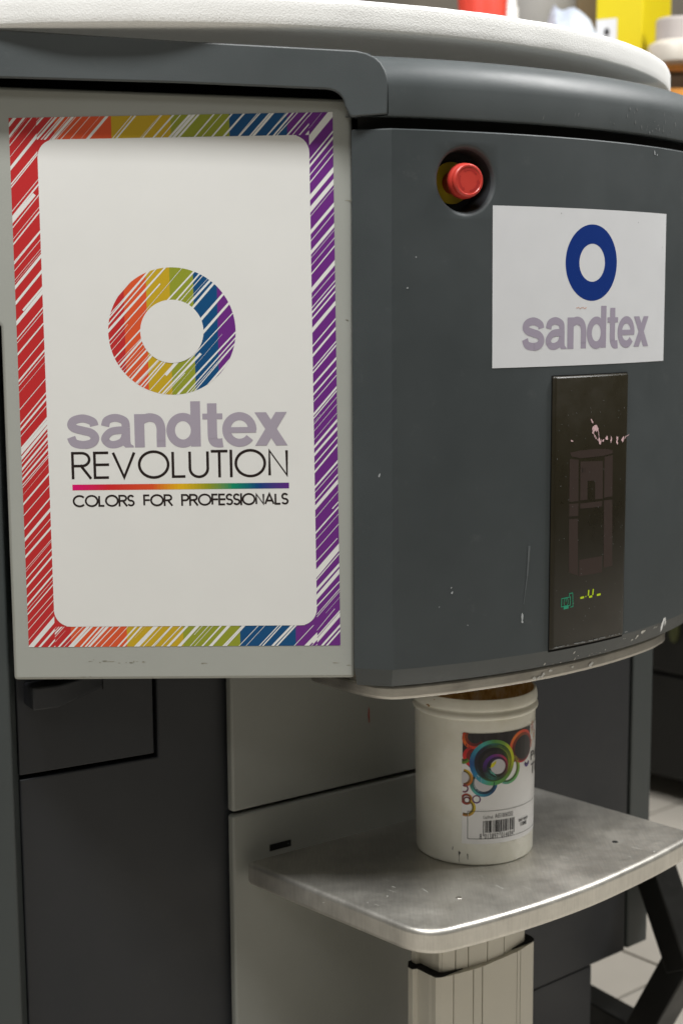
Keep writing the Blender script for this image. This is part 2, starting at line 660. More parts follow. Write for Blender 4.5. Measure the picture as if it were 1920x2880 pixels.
def blob(fn, u, v, ru, rv, seed, n=14, rough=0.45, rot=0.0):
    rnd = random.Random(seed)
    pts = []
    ph = [rnd.uniform(0, 6.28) for _ in range(4)]
    for k in range(n):
        a = 2 * math.pi * k / n
        r = 1 + rough * (0.5 * math.sin(2 * a + ph[0]) + 0.35 * math.sin(3 * a + ph[1]) + 0.4 * math.sin(5 * a + ph[2])) + rnd.uniform(-.15, .15) * rough
        x, y = ru * r * math.cos(a), rv * r * math.sin(a)
        pts.append((u + x * math.cos(rot) - y * math.sin(rot), v + x * math.sin(rot) + y * math.cos(rot)))
    return pts


# ================================================================== THE SETTING
floor_me = open_mesh('floor', [(-6, -4, -.004), (6, -4, -.004), (6, 8, -.004), (-6, 8, -.004)], [[0, 1, 2, 3]])
M['grout'] = plastic('floor_grout', (0.30, 0.285, 0.26), 0.8, 0.2, 0.15, 30)
M['tile'] = plastic('beige_floor_tile', (0.56, 0.52, 0.455), 0.38, 0.5, 0.05, 4, 0.03, 60, 0.0)
floor = tag(put('floor', floor_me, M['grout'], None, smooth=False), kind='structure')
TU, TV, TS = Vector((math.cos(math.radians(40.5)), math.sin(math.radians(40.5)), 0)), Vector((-math.sin(math.radians(40.5)), math.cos(math.radians(40.5)), 0)), 0.506
tile_src = None
for i in range(-9, 8):
    for j in range(-9, 8):
        c = TU * (1.927 + (i + .5) * TS) + TV * (1.415 + (j + .5) * TS)
        if not (-2.0 < c.x < 2.6 and -1.6 < c.y < 5.2):
            continue
        if tile_src is None:
            h = TS / 2 - .0035
            tile_src = prism('floor_tile', [(-h, -h), (h, -h), (h, h), (-h, h)], -.008, 0.0)
            tile_src.materials.append(M['tile'])
        o = bpy.data.objects.new('floor_tile', tile_src)
        col.objects.link(o)
        o.parent = floor
        o.location = (c.x, c.y, 0)
        o.rotation_euler = (0, 0, math.radians(40.5))

# ================================================================== THE TINTING MACHINE
C = (-0.1457, 2.0754)      # axis of the curved head and lid
RH = 0.655
mach = empty('tinting_machine', (0.12, 1.95, 0), 'dark grey paint tinting machine with curved dispensing head and steel shelf', 'paint machine')


def cyl(th, z, R=RH):
    return Vector((C[0] + R * math.sin(th), C[1] - R * math.cos(th), z))


# ---- left cover panel, light grey, flat
YP = 1.475
ptop = lambda x: 1.2965 - 0.0420 * (x - 0.004)
PX0, PX1 = -0.3350, 0.0125
panel = slab('cover_panel', [(PX0, .7218), (PX1, .7218), (PX1, ptop(PX1)), (PX0 - .03, ptop(PX0 - .03)), (PX0 - .03, 1.12), (PX0, 1.08)], (Vector((0, YP, 0)), Vector((1, 0, 0)), Vector((0, -1, 0))), 0, .03)
put('cover_panel', panel, M['light'], mach, bevel=.0035)
put('panel_support', box_me('panel_support', (-.16, 1.535, 1.0), (.36, .05, .46)), M['black'], mach)

# ---- head: facet, curved front with the round button recess, lower trim
TH0, TH1 = 0.3034, 1.06
THB, ZB = 0.4243, 1.2185
A_, NC = 0.0375, 15
dth = A_ / RH / NC
i0 = -int((THB - TH0) / dth)
i1 = int((TH1 - THB) / dth)
ths = [TH0] + [THB + dth * i for i in range(i0 + 1, i1)] + [TH1]
ib = ths.index(min(ths, key=lambda t: abs(t - THB)))
ZT, ZL = 1.2645, 0.7361
zs = [ZL] + [ZL + (ZB - A_ - ZL) * k / 6 for k in range(1, 6)] + [ZB - A_ + 2 * A_ * k / (2 * NC) for k in range(2 * NC + 1)] + [ZT - .008, ZT]
jb = min(range(len(zs)), key=lambda j: abs(zs[j] - ZB))
V, Fc = [], []
idx = {}
for i, t in enumerate(ths):
    for j, z in enumerate(zs):
        if abs(i - ib) < NC and abs(j - jb) < NC:
            continue
        idx[i, j] = len(V)
        V.append(cyl(t, z))
for i in range(len(ths) - 1):
    for j in range(len(zs) - 1):
        if ib - NC <= i < ib + NC and jb - NC <= j < jb + NC:
            continue
        Fc.append([idx[i, j], idx[i + 1, j], idx[i + 1, j + 1], idx[i, j + 1]])
# ring from the square to the recess
sq = [(ib - NC + k, jb - NC) for k in range(2 * NC)] + [(ib + NC, jb - NC + k) for k in range(2 * NC)] + \
     [(ib + NC - k, jb + NC) for k in range(2 * NC)] + [(ib - NC, jb + NC - k) for k in range(2 * NC)]
bn = Vector((math.sin(THB), -math.cos(THB), 0))
bt = Vector((math.cos(THB), math.sin(THB), 0))
bc = cyl(THB, ZB)
prev = [idx[q] for q in sq]
angs = [math.atan2(zs[q[1]] - ZB, (ths[q[0]] - THB) * RH) for q in sq]
for r, d in ((.0350, None), (.0336, .0004), (.0322, .0014), (.0310, .0032), (.0302, .006)):
    cur = []
    for a in angs:
        s, z = r * math.cos(a), r * math.sin(a)
        if d is None:
            p = cyl(THB + s / RH, ZB + z)
        else:
            sag = s * s / 2 / RH
            p = bc + bt * s + Vector((0, 0, z)) - bn * (d + sag)
        cur.append(len(V))
        V.append(p)
    n = len(cur)
    for k in range(n):
        Fc.append([prev[k], prev[(k + 1) % n], cur[(k + 1) % n], cur[k]])
    prev = cur
# left facet and right facet, rounded top edge, trim below
FL = Vector((0.0119, 1.4592, 0))
FR = cyl(TH1, 0) + Vector((.07, .10, 0))
path = [FL + Vector((.004, .03, 0)), FL] + [cyl(t, 0) for t in ths] + [FR]


def offset_path(path, d):
    out = []
    for k, p in enumerate(path):
        a = path[max(k - 1, 0)]
        b = path[min(k + 1, len(path) - 1)]
        t1 = (p - a).normalized() if k > 0 else (b - p).normalized()
        t2 = (b - p).normalized() if k < len(path) - 1 else t1
        n1, n2 = Vector((-t1.y, t1.x, 0)), Vector((-t2.y, t2.x, 0))
        m = n1 + n2
        out.append(p + m * (d / max(m.length_squared / 2, .5)))
    return out


def band(V, Fc, rings):
    """rings: list of lists of points with the same length"""
    base = []
    for rg in rings:
        base.append(len(V))
        V += rg
    for a, b in zip(base[:-1], base[1:]):
        for k in range(len(rings[0]) - 1):
            Fc.append([a + k, a + k + 1, b + k + 1, b + k])


zv = lambda pts, z: [Vector((p.x, p.y, z)) for p in pts]
# facets between the same heights as the curved face
for pts in ([path[0], path[1], path[2]], [path[-2], path[-1]]):
    band(V, Fc, [zv(pts, ZL), zv(pts, ZT)])
band(V, Fc, [zv(path, ZT), zv(offset_path(path, .0012), ZT + .0012), zv(offset_path(path, .05), ZT + .0016)])
me = open_mesh('front_panel', V, Fc)
bm = bmesh.new()
bm.from_mesh(me)
bmesh.ops.remove_doubles(bm, verts=bm.verts, dist=2e-5)
bmesh.ops.recalc_face_normals(bm, faces=bm.faces)
bm.to_mesh(me)
bm.free()
front = put('front_panel', me, M['head'], mach, angle=20)
well = lathe('button_well', [(.0303, -.0058), (.0292, -.012), (.0284, -.022), (.0280, -.034), (.002, -.034)], bc, 60, (bn, bt, Vector((0, 0, 1))))
put('button_well', well, M['cabinet'], mach)
V, Fc = [], []
head_path, path = path, path[1:]
in15 = offset_path(path, .012)
band(V, Fc, [zv(path, ZL), zv(offset_path(path, .001), ZL - .0018), zv(in15, .7160), zv(offset_path(path, .016), .7148), zv(offset_path(path, .05), .7146)])
put('lower_trim', open_mesh('lower_trim', V, Fc), M['head'], mach, angle=9)

# inner core seen in the slot between lid and head
core = [cyl(t, 0, .632) for t in [0.262 + .04 * k for k in range(22)]]
V, Fc = [], []
band(V, Fc, [zv(core, 1.24), zv(core, 1.30)])
put('inner_core', open_mesh('inner_core', V, Fc), M['gap'], mach)

# ---- stainless drip tray under the head
tray = [(-.0355, 1.5502), (-.0150, 1.5258), (.0062, 1.5007), (.020, 1.4855), (.0330, 1.4762), (.0415, 1.4722), (.0500, 1.4708), (.060, 1.4722)]
for k in range(14):
    t = 0.345 + (0.925 - 0.345) * k / 13
    p = cyl(t, 0, .6385)
    tray.append((p.x, p.y))
tray += [(.3800, 1.7180), (.3835, 1.7260), (.3828, 1.7340), (.372, 1.750)]
tray += [(.30, 1.83), (.06, 1.66)]
me = prism('drip_tray', tray, .6990, .7150)
put('drip_tray', me, M['steel_lip'], mach, bevel=.004, seg=4)

# ---- emergency stop button in the recess
eb = empty  # (kept simple: each piece is a part of the machine)
axis = (bn, bt, Vector((0, 0, 1)))
plate = lathe('button_plate', [(.004, -.0330), (.0206, -.0330), (.0206, -.0305), (.012, -.0300), (.004, -.0300)], bc, 48, axis)
yp = put('button_plate', plate, M['yellow'], mach)
btn = lathe('emergency_button', [(.0110, -.0310), (.0112, -.0130), (.0150, -.0118), (.0168, -.0100), (.0174, -.0070), (.0173, -.0035), (.0165, -.0018), (.0160, -.0008), (.0163, .0004),
                                 (.0165, .0022), (.0160, .0042), (.0148, .0053), (.0136, .0054), (.0130, .0047), (.0001, .0046)], bc, 56, axis)
bo = put('emergency_button', btn, M['red'], mach)
M['red_dark'] = plastic('red_arrow_shade', (0.42, 0.03, 0.025), 0.5, 0.3)  # arrows lie flat on the face; the darker red paints their recess shade
AR = Print()
for a0 in (35, 155, 275):
    annulus(AR, 0, 0, .0094, .0112, (.42, .03, .025), 10, math.radians(a0), math.radians(a0 + 75))
    e = math.radians(a0 + 75)
    AR.poly([(.0082 * math.cos(e), .0082 * math.sin(e)), (.0124 * math.cos(e), .0124 * math.sin(e)), (.0103 * math.cos(e + .28), .0103 * math.sin(e + .28))], (.42, .03, .025))
AR.build('turn_arrows', lambda u, v: bc + bt * u + Vector((0, 0, v)) + bn * .00485, bo, M['red_dark'], False)

# ---- the lid: curved rim and the flat wing over the cover panel
ZLB = 1.2765
prof = [(.590, ZLB + .004), (.640, ZLB + .001), (.652, ZLB), (.6546, ZLB + .001), (.655, ZLB + .003), (.655, 1.3040)]
for k in range(1, 13):
    a = math.pi / 2 * k / 12
    prof.append((.655 - .046 * (1 - math.cos(a)), 1.3040 + .0345 * math.sin(a)))
prof += [(.48, 1.3395), (.462, 1.342), (.455, 1.3585), (.44, 1.360), (.2, 1.360)]
lts = [0.247 + (1.15 - 0.247) * k / 90 for k in range(91)]
V, Fc = [], []
band(V, Fc, [[cyl(t, z, r) for t in lts] for r, z in prof])
me = open_mesh('lid', V, Fc)
bm = bmesh.new()
bm.from_mesh(me)
bmesh.ops.bisect_plane(bm, geom=bm.verts[:] + bm.edges[:] + bm.faces[:], plane_co=(0, 1.4494, 0), plane_no=(0, 1, 0), clear_inner=True)
bmesh.ops.recalc_face_normals(bm, faces=bm.faces)
bm.to_mesh(me)
bm.free()
lid = put('lid', me, M['lid'], mach, angle=50)
# crown of the lid that carries the foam, on the left behind the wing
put('lid_crown', prism('lid_crown', [(C[0] - .4 + .2, 1.70), (.12, 1.70), (.20, 1.80), (.2, 2.2), (-.55, 2.2), (-.55, 1.70)], 1.30, 1.3596), M['lid'], mach)
YW = 1.4490
wing = [(-.46, ptop(-.46) + .0055), (-.3208, 1.3146), (-.1524, 1.3090), (-.0130, 1.3022)]
wing += [(-.0130 + .0185 * math.sin(math.radians(a)), 1.2870 + .0152 * math.cos(math.radians(a))) for a in (15, 30, 45, 60, 75, 88)]
wing += [(.0090, 1.2800), (.0108, 1.2772), (.0135, 1.2762), (.0465, 1.2785), (.0470, 1.3040), (.0461, 1.3120), (.0440, 1.3190), (.0400, 1.3262), (.0340, 1.3315), (.0260, 1.3352), (.0165, 1.3375),
         (-.1516, 1.3474), (-.3191, 1.3588), (-.46, 1.3680)]
me = slab('lid_wing', wing, (Vector((0, YW, 0)), Vector((1, 0, 0)), Vector((0, -1, 0))), 0, .006)
put('lid_wing', me, M['lid'], mach, bevel=.0016, seg=3)
put('wing_shade_box', box_me('wing_shade_box', (-.22, 1.530, 1.2850), (.50, .04, .08)), M['black'], mach)  # black box painting the shade of the empty gap under the wing
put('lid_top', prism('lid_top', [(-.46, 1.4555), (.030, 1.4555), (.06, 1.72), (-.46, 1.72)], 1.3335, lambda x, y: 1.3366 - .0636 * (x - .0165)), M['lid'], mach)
put('wing_light_block', box_me('wing_light_block', (-.22, 1.498, 1.331), (.46, .05, .006)), M['black'], mach)  # black plate added behind the wing to block light above the gap

# ---- left side column
put('side_column', prism('side_column', [(-.62, 1.495), (-.3446, 1.495), (-.3446, 1.56), (-.62, 1.56)], 0.05, 1.285), M['column_dark'], mach, bevel=.003)
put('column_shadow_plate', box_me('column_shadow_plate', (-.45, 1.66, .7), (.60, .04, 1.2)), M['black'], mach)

# ---- lower left cabinet: drawer and door panel
CF = frame(-.1318, 1.640, 30)
cz = lambda z: EYE - (EYE - z) * .985
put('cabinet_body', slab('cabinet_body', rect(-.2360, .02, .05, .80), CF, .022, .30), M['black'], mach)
drawer = put('drawer', slab('drawer', rect(-.2440, -.0901, cz(.5995), .80), CF, -.001, .02), M['cabinet'], mach, bevel=.0015)
put('door_panel', slab('door_panel', [(-.2436, .05), (.03, .05), (.03, .80), (-.0853, .80), (-.0853, cz(.5943)), (-.2436, cz(.5943))], CF, 0, .02), M['cabinet'], mach, bevel=.0018)
o_, u_, n_ = CF
hv = []
for (a, t, z) in ((-.2395, 0, .702), (-.2395, .030, .702), (-.2115, .031, .702), (-.156, .004, .702), (-.150, 0, .702)):
    for zz in (cz(.6770 if a < -.2 else .6850), cz(.702)):
        p = o_ + u_ * (a * .985) + n_ * (t + .0012)
        hv.append((p.x, p.y, zz))
hf = [[0, 2, 3, 1], [2, 4, 5, 3], [4, 6, 7, 5], [6, 8, 9, 7], [0, 8, 6, 4, 2], [1, 3, 5, 7, 9], [0, 1, 9, 8]]
put('handle', mesh('handle', hv, hf), M['cabinet'], drawer, bevel=.003)
p = CF[0] + CF[1] * (-.1495) + CF[2] * .0012
put('handle_slot', slab('handle_slot', rect(-.1486, -.1476, cz(.682), .73), CF, -.0016, -.0009), M['black'], drawer)

# ---- niche: light grey back panels
NF = frame(-.1257, 1.6238, 35.5)
put('niche_panel_upper', slab('niche_panel_upper', rect(0, .352, .5275, .79), NF, 0, .012), M['niche'], mach, bevel=.003)
low = put('niche_panel_lower', slab('niche_panel_lower', rect(0, .352, .05, .5228), NF, .0005, .012), M['niche'], mach, bevel=.003)
put('niche_backing', slab('niche_backing', rect(.02, .35, .04, .79), NF, .0125, .02), M['black'], mach)
put('slot_plate', slab('slot_plate', rect(.0492, .0785, .4705, .4782), NF, -.0004, .004), M['black'], low)
put('slot_screw', slab('slot_screw', rect(.0738, .0752, .4737, .4751), NF, -.0008, .0), M['column_dark'], low)
RS = Print()
RS.poly(blob(None, .1925, .6090, .0012, .0085, 5, 18, .35), (0, 0, 0))
RS.build('red_paint_smear', lambda u, v: NF[0] + NF[1] * u + NF[2] * .0006 + Vector((0, 0, v)), mach, M['paint_red'], False)

# ---- right dark wall, post and plinth
RF = frame(.1662, 1.832, 40)
put('side_wall', slab('side_wall', rect(-.005, .3095, .1735, .7138), RF, 0, .03), M['cabinet'], mach, bevel=.0015)
put('side_post', slab('side_post', rect(.3148, .3592, .1752, .7138), RF, -.001, .06), M['column_dark'], mach, bevel=.002)
put('side_wall_backing', slab('side_wall_backing', rect(.0, .355, .19, .7138), RF, .032, .30), M['black'], mach)
put('plinth', slab('plinth', rect(-.10, .2401, .012, .1718), RF, .0015, .20), M['cabinet'], mach, bevel=.002)

# ---- stainless lifting shelf
ZS = 0.4709
pl = [(-.1064, 1.613)]
for k in range(13):
    t = k / 12
    pl.append(tuple((1 - t) ** 2 * a + 2 * t * (1 - t) * b + t * t * c for a, b, c in ((.0545, .0830, .1140), (1.4460, 1.4165, 1.4360))))
fr = [(.1140, 1.4360), (.1570, 1.4615), (.2130, 1.4995), (.2720, 1.5460), (.3260, 1.5969), (.3640, 1.6355), (.3994, 1.6748)]
for k in range(len(fr) - 1):
    p0, p1, p2, p3 = fr[max(k - 1, 0)], fr[k], fr[k + 1], fr[min(k + 2, len(fr) - 1)]
    for q in range(1, 6):
        t = q / 5
        pl.append(tuple(0.5 * (2 * p1[c] + (p2[c] - p0[c]) * t + (2 * p0[c] - 5 * p1[c] + 4 * p2[c] - p3[c]) * t * t + (3 * p1[c] - p0[c] - 3 * p2[c] + p3[c]) * t ** 3) for c in (0, 1)))
pl += [(.4150, 1.6930), (.4178, 1.7010), (.4165, 1.7075), (.4100, 1.7155), (.2514, 1.8793), (.2450, 1.8800)]
pl += [(-.1110, 1.6200)]
shelf = put('shelf', prism('shelf', pl, ZS - .0268, ZS), M['steel'], mach, bevel=.0058, seg=6)
for nm, (hx, hy) in (('rivet', (.1227, 1.5114)), ('rivet', (.3189, 1.6739))):
    put('rivet', lathe('rivet', [(.0001, .0006), (.0030, .0005), (.0036, .0)], (hx, hy, ZS + .0001), 24), M['gap'] if hx > .2 else M['steel_lip'], shelf)

# ---- lifting column of aluminium extrusions
LF = frame(.1095, 1.5728, 39)


def extrusion(name, u0, u1, depth, grooves, z0, z1, mat, inset=0.0, bow=.010):
    o, u, n = LF
    prof = []
    W = u1 - u0

    def yb(a):
        t = (a - u0) / W
        return bow * (4 * t * (1 - t))
    # left side back to front, with a rounded shoulder
    prof += [(u0 - .004, depth), (u0 - .012, .044), (u0 - .0125, .036), (u0 - .0070, .034), (u0 - .0070, .015), (u0 - .0065, .0105), (u0 - .0065, .004), (u0 - .0020, .0008)]
    pts = [u0]
    for g, w in grooves:
        pts += [(g - w / 2, 0), (g - w / 2, 1), (g + w / 2, 1), (g + w / 2, 0)]
    for q in [(u0, 0)] + pts[1:] + [(u1, 0)]:
        prof.append((q[0], (.0016 if q[1] else 0) - yb(q[0])))
    prof += [(u1 + .004, .003), (u1 + .0065, .010), (u1 + .0065, depth)]
    P = [o + u * a - n * (t + inset) for a, t in prof]
    me = prism(name, [(p.x, p.y) for p in P], z0, z1)
    return me


og = [(.014, .0012), (.0405, .0016), (.0535, .0018), (.112, .0010), (.1185, .0012)]
ZC = .3521
outer = put('column_outer', extrusion('column_outer', .0, .146, .052, og, .02, ZC, M['alu']), M['alu'], mach, smooth=False)
ig = [(.008, .003), (.022, .0016), (.0385, .0018), (.066, .0014), (.094, .0014)]
put('column_inner', extrusion('column_inner', .010, .136, .040, ig, .05, ZS - .027, M['alu'], inset=.0055), M['alu'], mach, smooth=False)
capm = extrusion('column_cap', -.0006, .1466, .0526, [], ZC + .0002, ZC + .0016, M['black'])
put('column_cap', capm, M['black'], mach, smooth=False)
p = RF[0] + RF[1] * .055 + RF[2] * .004
put('cable_clip', box_me('cable_clip', (p.x - .013, p.y - .012, .118), (.006, .012, .006), .4), M['light'], mach, bevel=.001)

# ================================================================== poster sticker on the cover panel
YS = YP - .0002
PTL, PTR, PBR, PBL = [at_y(*q, YP) for q in ((25, 332), (935, 315), (957, 1815), (82, 1820))]
PW, PH = .3145, .5290


def poster(u, v, off=0.0):
    """u 0..PW to the right, v 0..PH upwards"""
    a, b = u / PW, v / PH
    lo, hi = PBL.lerp(PBR, a), PTL.lerp(PTR, a)
    q = lo.lerp(hi, b)
    return Vector((q.x, YS - off, q.z))


def pin(px, py):
    """where a photo point falls on the poster"""
    q = at_y(px, py, YP)
    a, b = .5, .5
    for _ in range(12):
        r = poster(a * PW, b * PH)
        a += (q.x - r.x) / PW
        b += (q.z - r.z) / PH
    return a * PW, b * PH


sheet = Print()
sheet.poly([(0, 0), (PW, 0), (PW, PH), (0, PH)], (1, 1, 1))
post = sheet.build('poster_sticker', lambda u, v: poster(u, v, 0), mach, M['sticker'], False)
post['label'] = 'white poster sticker with hatched rainbow border, ring and lettering'
INK = dict(red=srgb(188, 42, 44), orange=srgb(214, 84, 44), mustard=srgb(192, 160, 34), olive=srgb(142, 150, 44), blue=srgb(8, 74, 122), purple=srgb(106, 40, 128))
WHITE = (0.75, 0.75, 0.73)
bl, br_, bt_, bb = .0268, .0232, .0212, .0212
edges = [pin(q, 340)[0] for q in (152, 313, 480, 645, 807)]
edges_b = [pin(q, 1800)[0] for q in (201, 358, 516, 676, 832)]
BD = Print()
names = ['red', 'orange', 'mustard', 'olive', 'blue', 'purple']
for (y0, y1, ed) in ((PH - bt_, PH, edges), (0, bb, edges_b)):
    e = [0] + ed + [PW]
    for k, nme in enumerate(names):
        BD.poly([(e[k], y0), (e[k + 1], y0), (e[k + 1], y1), (e[k], y1)], INK[nme])
BD.poly([(0, bb), (bl + .012, bb), (bl + .012, PH - bt_), (0, PH - bt_)], INK['red'])
BD.poly([(PW - br_ - .012, bb), (PW, bb), (PW, PH - bt_), (PW - br_ - .012, PH - bt_)], INK['purple'])
BD.build('rainbow_border', lambda u, v: poster(u, v, .00006), post)


def hatch(P, region, seed, ang=49, smin=.0026, smax=.0078, wmin=.0005, wmax=.0046, colr=WHITE):
    """hand-drawn slanting white strokes, clipped to a convex region"""
    rnd = random.Random(seed)
    d = Vector((math.cos(math.radians(ang)), math.sin(math.radians(ang))))
    n = Vector((-d.y, d.x))
    xs = [Vector(q).dot(n) for q in region]
    ls = [Vector(q).dot(d) for q in region]
    t, hi = min(xs), max(xs)
    while t < hi:
        w = rnd.choice([rnd.uniform(wmin, .0014), rnd.uniform(.0012, .0030), rnd.uniform(.0022, wmax)])
        L0, L1 = min(ls) - .01, max(ls) + .01
        tilt = rnd.uniform(-.035, .035)
        if rnd.random() < .30:                       # a stroke that starts or stops inside
            m = rnd.uniform(L0, L1)
            if rnd.random() < .5:
                L0 = m
            else:
                L1 = m
        a, b = d * L0 + n * t, d * L1 + n * (t + tilt * min(L1 - L0, .12))
        taper0, taper1 = rnd.uniform(.25, 1), rnd.uniform(.25, 1)
        q = [a - n * w / 2 * taper0, b - n * w / 2 * taper1, b + n * w / 2 * taper1, a + n * w / 2 * taper0]
        c = clip([tuple(x) for x in q], region)
        P.layer = (P.layer + 1) % 61
        if len(c) >= 3:
            P.poly(c, colr)
        t += rnd.uniform(smin, smax) * (.5 if rnd.random() < .35 else 1)


HT = Print()
hatch(HT, [(0, 0), (bl, 0), (bl, PH), (0, PH)], 3)
hatch(HT, [(PW - br_, 0), (PW, 0), (PW, PH), (PW - br_, PH)], 8)
hatch(HT, [(bl, PH - bt_), (PW - br_, PH - bt_), (PW - br_, PH), (bl, PH)], 5, 47)
hatch(HT, [(bl, 0), (PW - br_, 0), (PW - br_, bb), (bl, bb)], 13, 47)
tag(HT.build('border_hatching', lambda u, v: poster(u, v, .00010), post), kind='stuff')
IN = Print()
IN.poly(rrect(bl, bb, PW - br_, PH - bt_, .017), (1, 1, 1))
IN.build('inner_field', lambda u, v: poster(u, v, .00030), post, M['sticker'], False)
# ring emblem
rc = pin(484, 932)
r_out, r_in = .0628, .0312
RG = Print()
oc = circle(rc[0], rc[1], r_out, 96)
re = [rc[0] - .1] + [pin(q, 932)[0] for q in (352, 415, 481, 547, 613)] + [rc[0] + .1]
for k, nme in enumerate(names):
    c = clip(oc, [(re[k], rc[1] - .1), (re[k + 1], rc[1] - .1), (re[k + 1], rc[1] + .1), (re[k], rc[1] + .1)])
    RG.poly(c, INK[nme])
RG.build('ring_emblem', lambda u, v: poster(u, v, .00036), post)
RH2 = Print()
hatch(RH2, oc, 21, 47, .0024, .0072, .0005, .0036)
tag(RH2.build('ring_hatching', lambda u, v: poster(u, v, .00042), post), kind='stuff')
RC = Print()
RC.poly(circle(rc[0], rc[1], r_in, 72), (1, 1, 1))
RC.build('ring_centre', lambda u, v: poster(u, v, .00062), post, M['sticker'], False)
# lettering
GREY_L, BLACK = srgb(162, 154, 167), srgb(34, 24, 22)
LT = Print()
x0, y0 = pin(192, 1261)
x1 = pin(809, 1255)[0]
y1 = pin(192, 1134)[1]
heavy_word(LT, x0, x1, y0, y1, GREY_L, .004)
x0, y0 = pin(203, 1348)
x1, y1 = pin(811, 1343)[0], pin(203, 1271)[1]
stroke_text(LT, 'REVOLUTION', x0, x1, y0, y1, .0027, BLACK, .17, slope=.004)
x0, y0 = pin(206, 1426)
x1, y1 = pin(812, 1420)[0], pin(206, 1393)[1]
stroke_text(LT, 'COLORS FOR PROFESSIONALS', x0, x1, y0, y1, .0019, BLACK, .15, .62, slope=.003)
x0, yb_ = pin(205, 1379)
x1, yt_ = pin(813, 1374)[0], pin(205, 1363)[1]
stops = [(0, srgb(214, 0, 110)), (.17, srgb(204, 36, 44)), (.37, srgb(214, 80, 36)), (.5, srgb(224, 176, 20)), (.63, srgb(140, 148, 32)), (.74, srgb(0, 134, 96)), (.86, srgb(0, 62, 124)), (1, srgb(92, 36, 128))]
NB = 64
for k in range(NB):
    t = (k + .5) / NB
    for (ta, ca), (tb, cb) in zip(stops[:-1], stops[1:]):
        if ta <= t <= tb:
            f = (t - ta) / (tb - ta)
            cc = tuple(ca[i] + (cb[i] - ca[i]) * f for i in range(3))
    a, b = x0 + (x1 - x0) * k / NB, x0 + (x1 - x0) * (k + 1) / NB
    LT.poly([(a, yb_), (b, yb_), (b, yt_), (a, yt_)], cc)
LT.build('lettering', lambda u, v: poster(u, v, .00036), post)

# ================================================================== logo sticker and display on the curved front
def on_head(off):
    return lambda s, z: cyl(s / RH, z, RH + off)


def hp(px, py):
    t, z = at_cyl(px, py, C, RH)
    return t * RH, z


V, Fc = [], []
s0, s1, z0, z1 = .3078, .5745, 1.0352, 1.1955
NS = 80
for k in range(NS + 1):
    s = s0 + (s1 - s0) * k / NS
    sh = .0016 * (s1 - s) / (s1 - s0)
    V += [on_head(.0003)(s + .0008, z0 + sh * 0), on_head(.0003)(s, z1)]
for k in range(NS):
    Fc.append([2 * k, 2 * k + 2, 2 * k + 3, 2 * k + 1])
logo = put('logo_sticker', open_mesh('logo_sticker', V, Fc), M['sticker2'], mach)
logo['label'] = 'white logo sticker with blue ring on the curved front'
LG = Print()
rs, rz = hp(1664, 739)
annulus(LG, rs, rz, .0195, .0392, srgb(0, 44, 120), 96)
BLUE_N = len(LG.Fc)
x0, y0 = hp(1467, 985)
x1, y1 = hp(1820, 971)[0], hp(1700, 860)[1]
heavy_word(LG, x0, x1, y0, y1, srgb(156, 148, 164))
LG.build('logo_print', on_head(.00038), logo, strip=.01)
LM = Print()
a, b = hp(1628, 866)
for k in range(7):
    LM.poly(blob(None, a - .004 + .0022 * k, b + .0006 * math.sin(k * 2.1), .0009, .0005, 40 + k, 8, .5), srgb(200, 140, 110))
tag(LM.build('orange_smudge', on_head(.0005), logo), kind='stuff')
SK = Print()
for k, q in enumerate(((1577, 600), (1793, 626), (1860, 696))):
    a, b = hp(*q)
    SK.poly(blob(None, a, b, .0004, .0007, 60 + k, 8, .4), srgb(130, 130, 130))
tag(SK.build('sticker_specks', on_head(.0005), logo), kind='stuff')

# display
d0, d1, dz0, dz1 = .3852, .5005, .7372, 1.0243
V, Fc = [], []
rows = [(dz0 - .0005, 0), (dz0, .0020), (dz0 + .002, .0034), (dz1 - .002, .0034), (dz1, .0020), (dz1 + .0003, 0)]
ND = 60
for j, (z, off) in enumerate(rows):
    for k in range(ND + 1):
        t = k / ND
        s = d0 + (d1 - d0) * t
        edge = min(t, 1 - t) * (d1 - d0)
        e = min(1, edge / .002)
        V.append(on_head(off * e + .0002)(s, z))
for j in range(len(rows) - 1):
    for k in range(ND):
        a = j * (ND + 1) + k
        Fc.append([a, a + 1, a + ND + 2, a + ND + 1])
disp = put('display_panel', open_mesh('display_panel', V, Fc), M['glass'], mach, angle=60)
V, Fc = [], []
for off, grow in ((.0004, .0016), (.0004, -.001)):
    for q in rrect(d0 - grow, dz0 - grow, d1 + grow, dz1 + grow, .003, 4):
        V.append(on_head(off)(*q))
# black seam round the display
SE = Print()
for k in range(NS):
    a, b = d0 - .0014 + (d1 - d0 + .0028) * k / NS, d0 - .0014 + (d1 - d0 + .0028) * (k + 1) / NS
    SE.poly([(a, dz0 - .0030), (b, dz0 - .0030), (b, dz1 + .0013), (a, dz1 + .0013)], (0, 0, 0))
SE.build('display_seam', on_head(.00025), mach, M['black'], False)


def dq(x, y):     # a point of the display, read off an enlarged view
    return hp(1530 + x * .2806, 1180 + y * .2806)


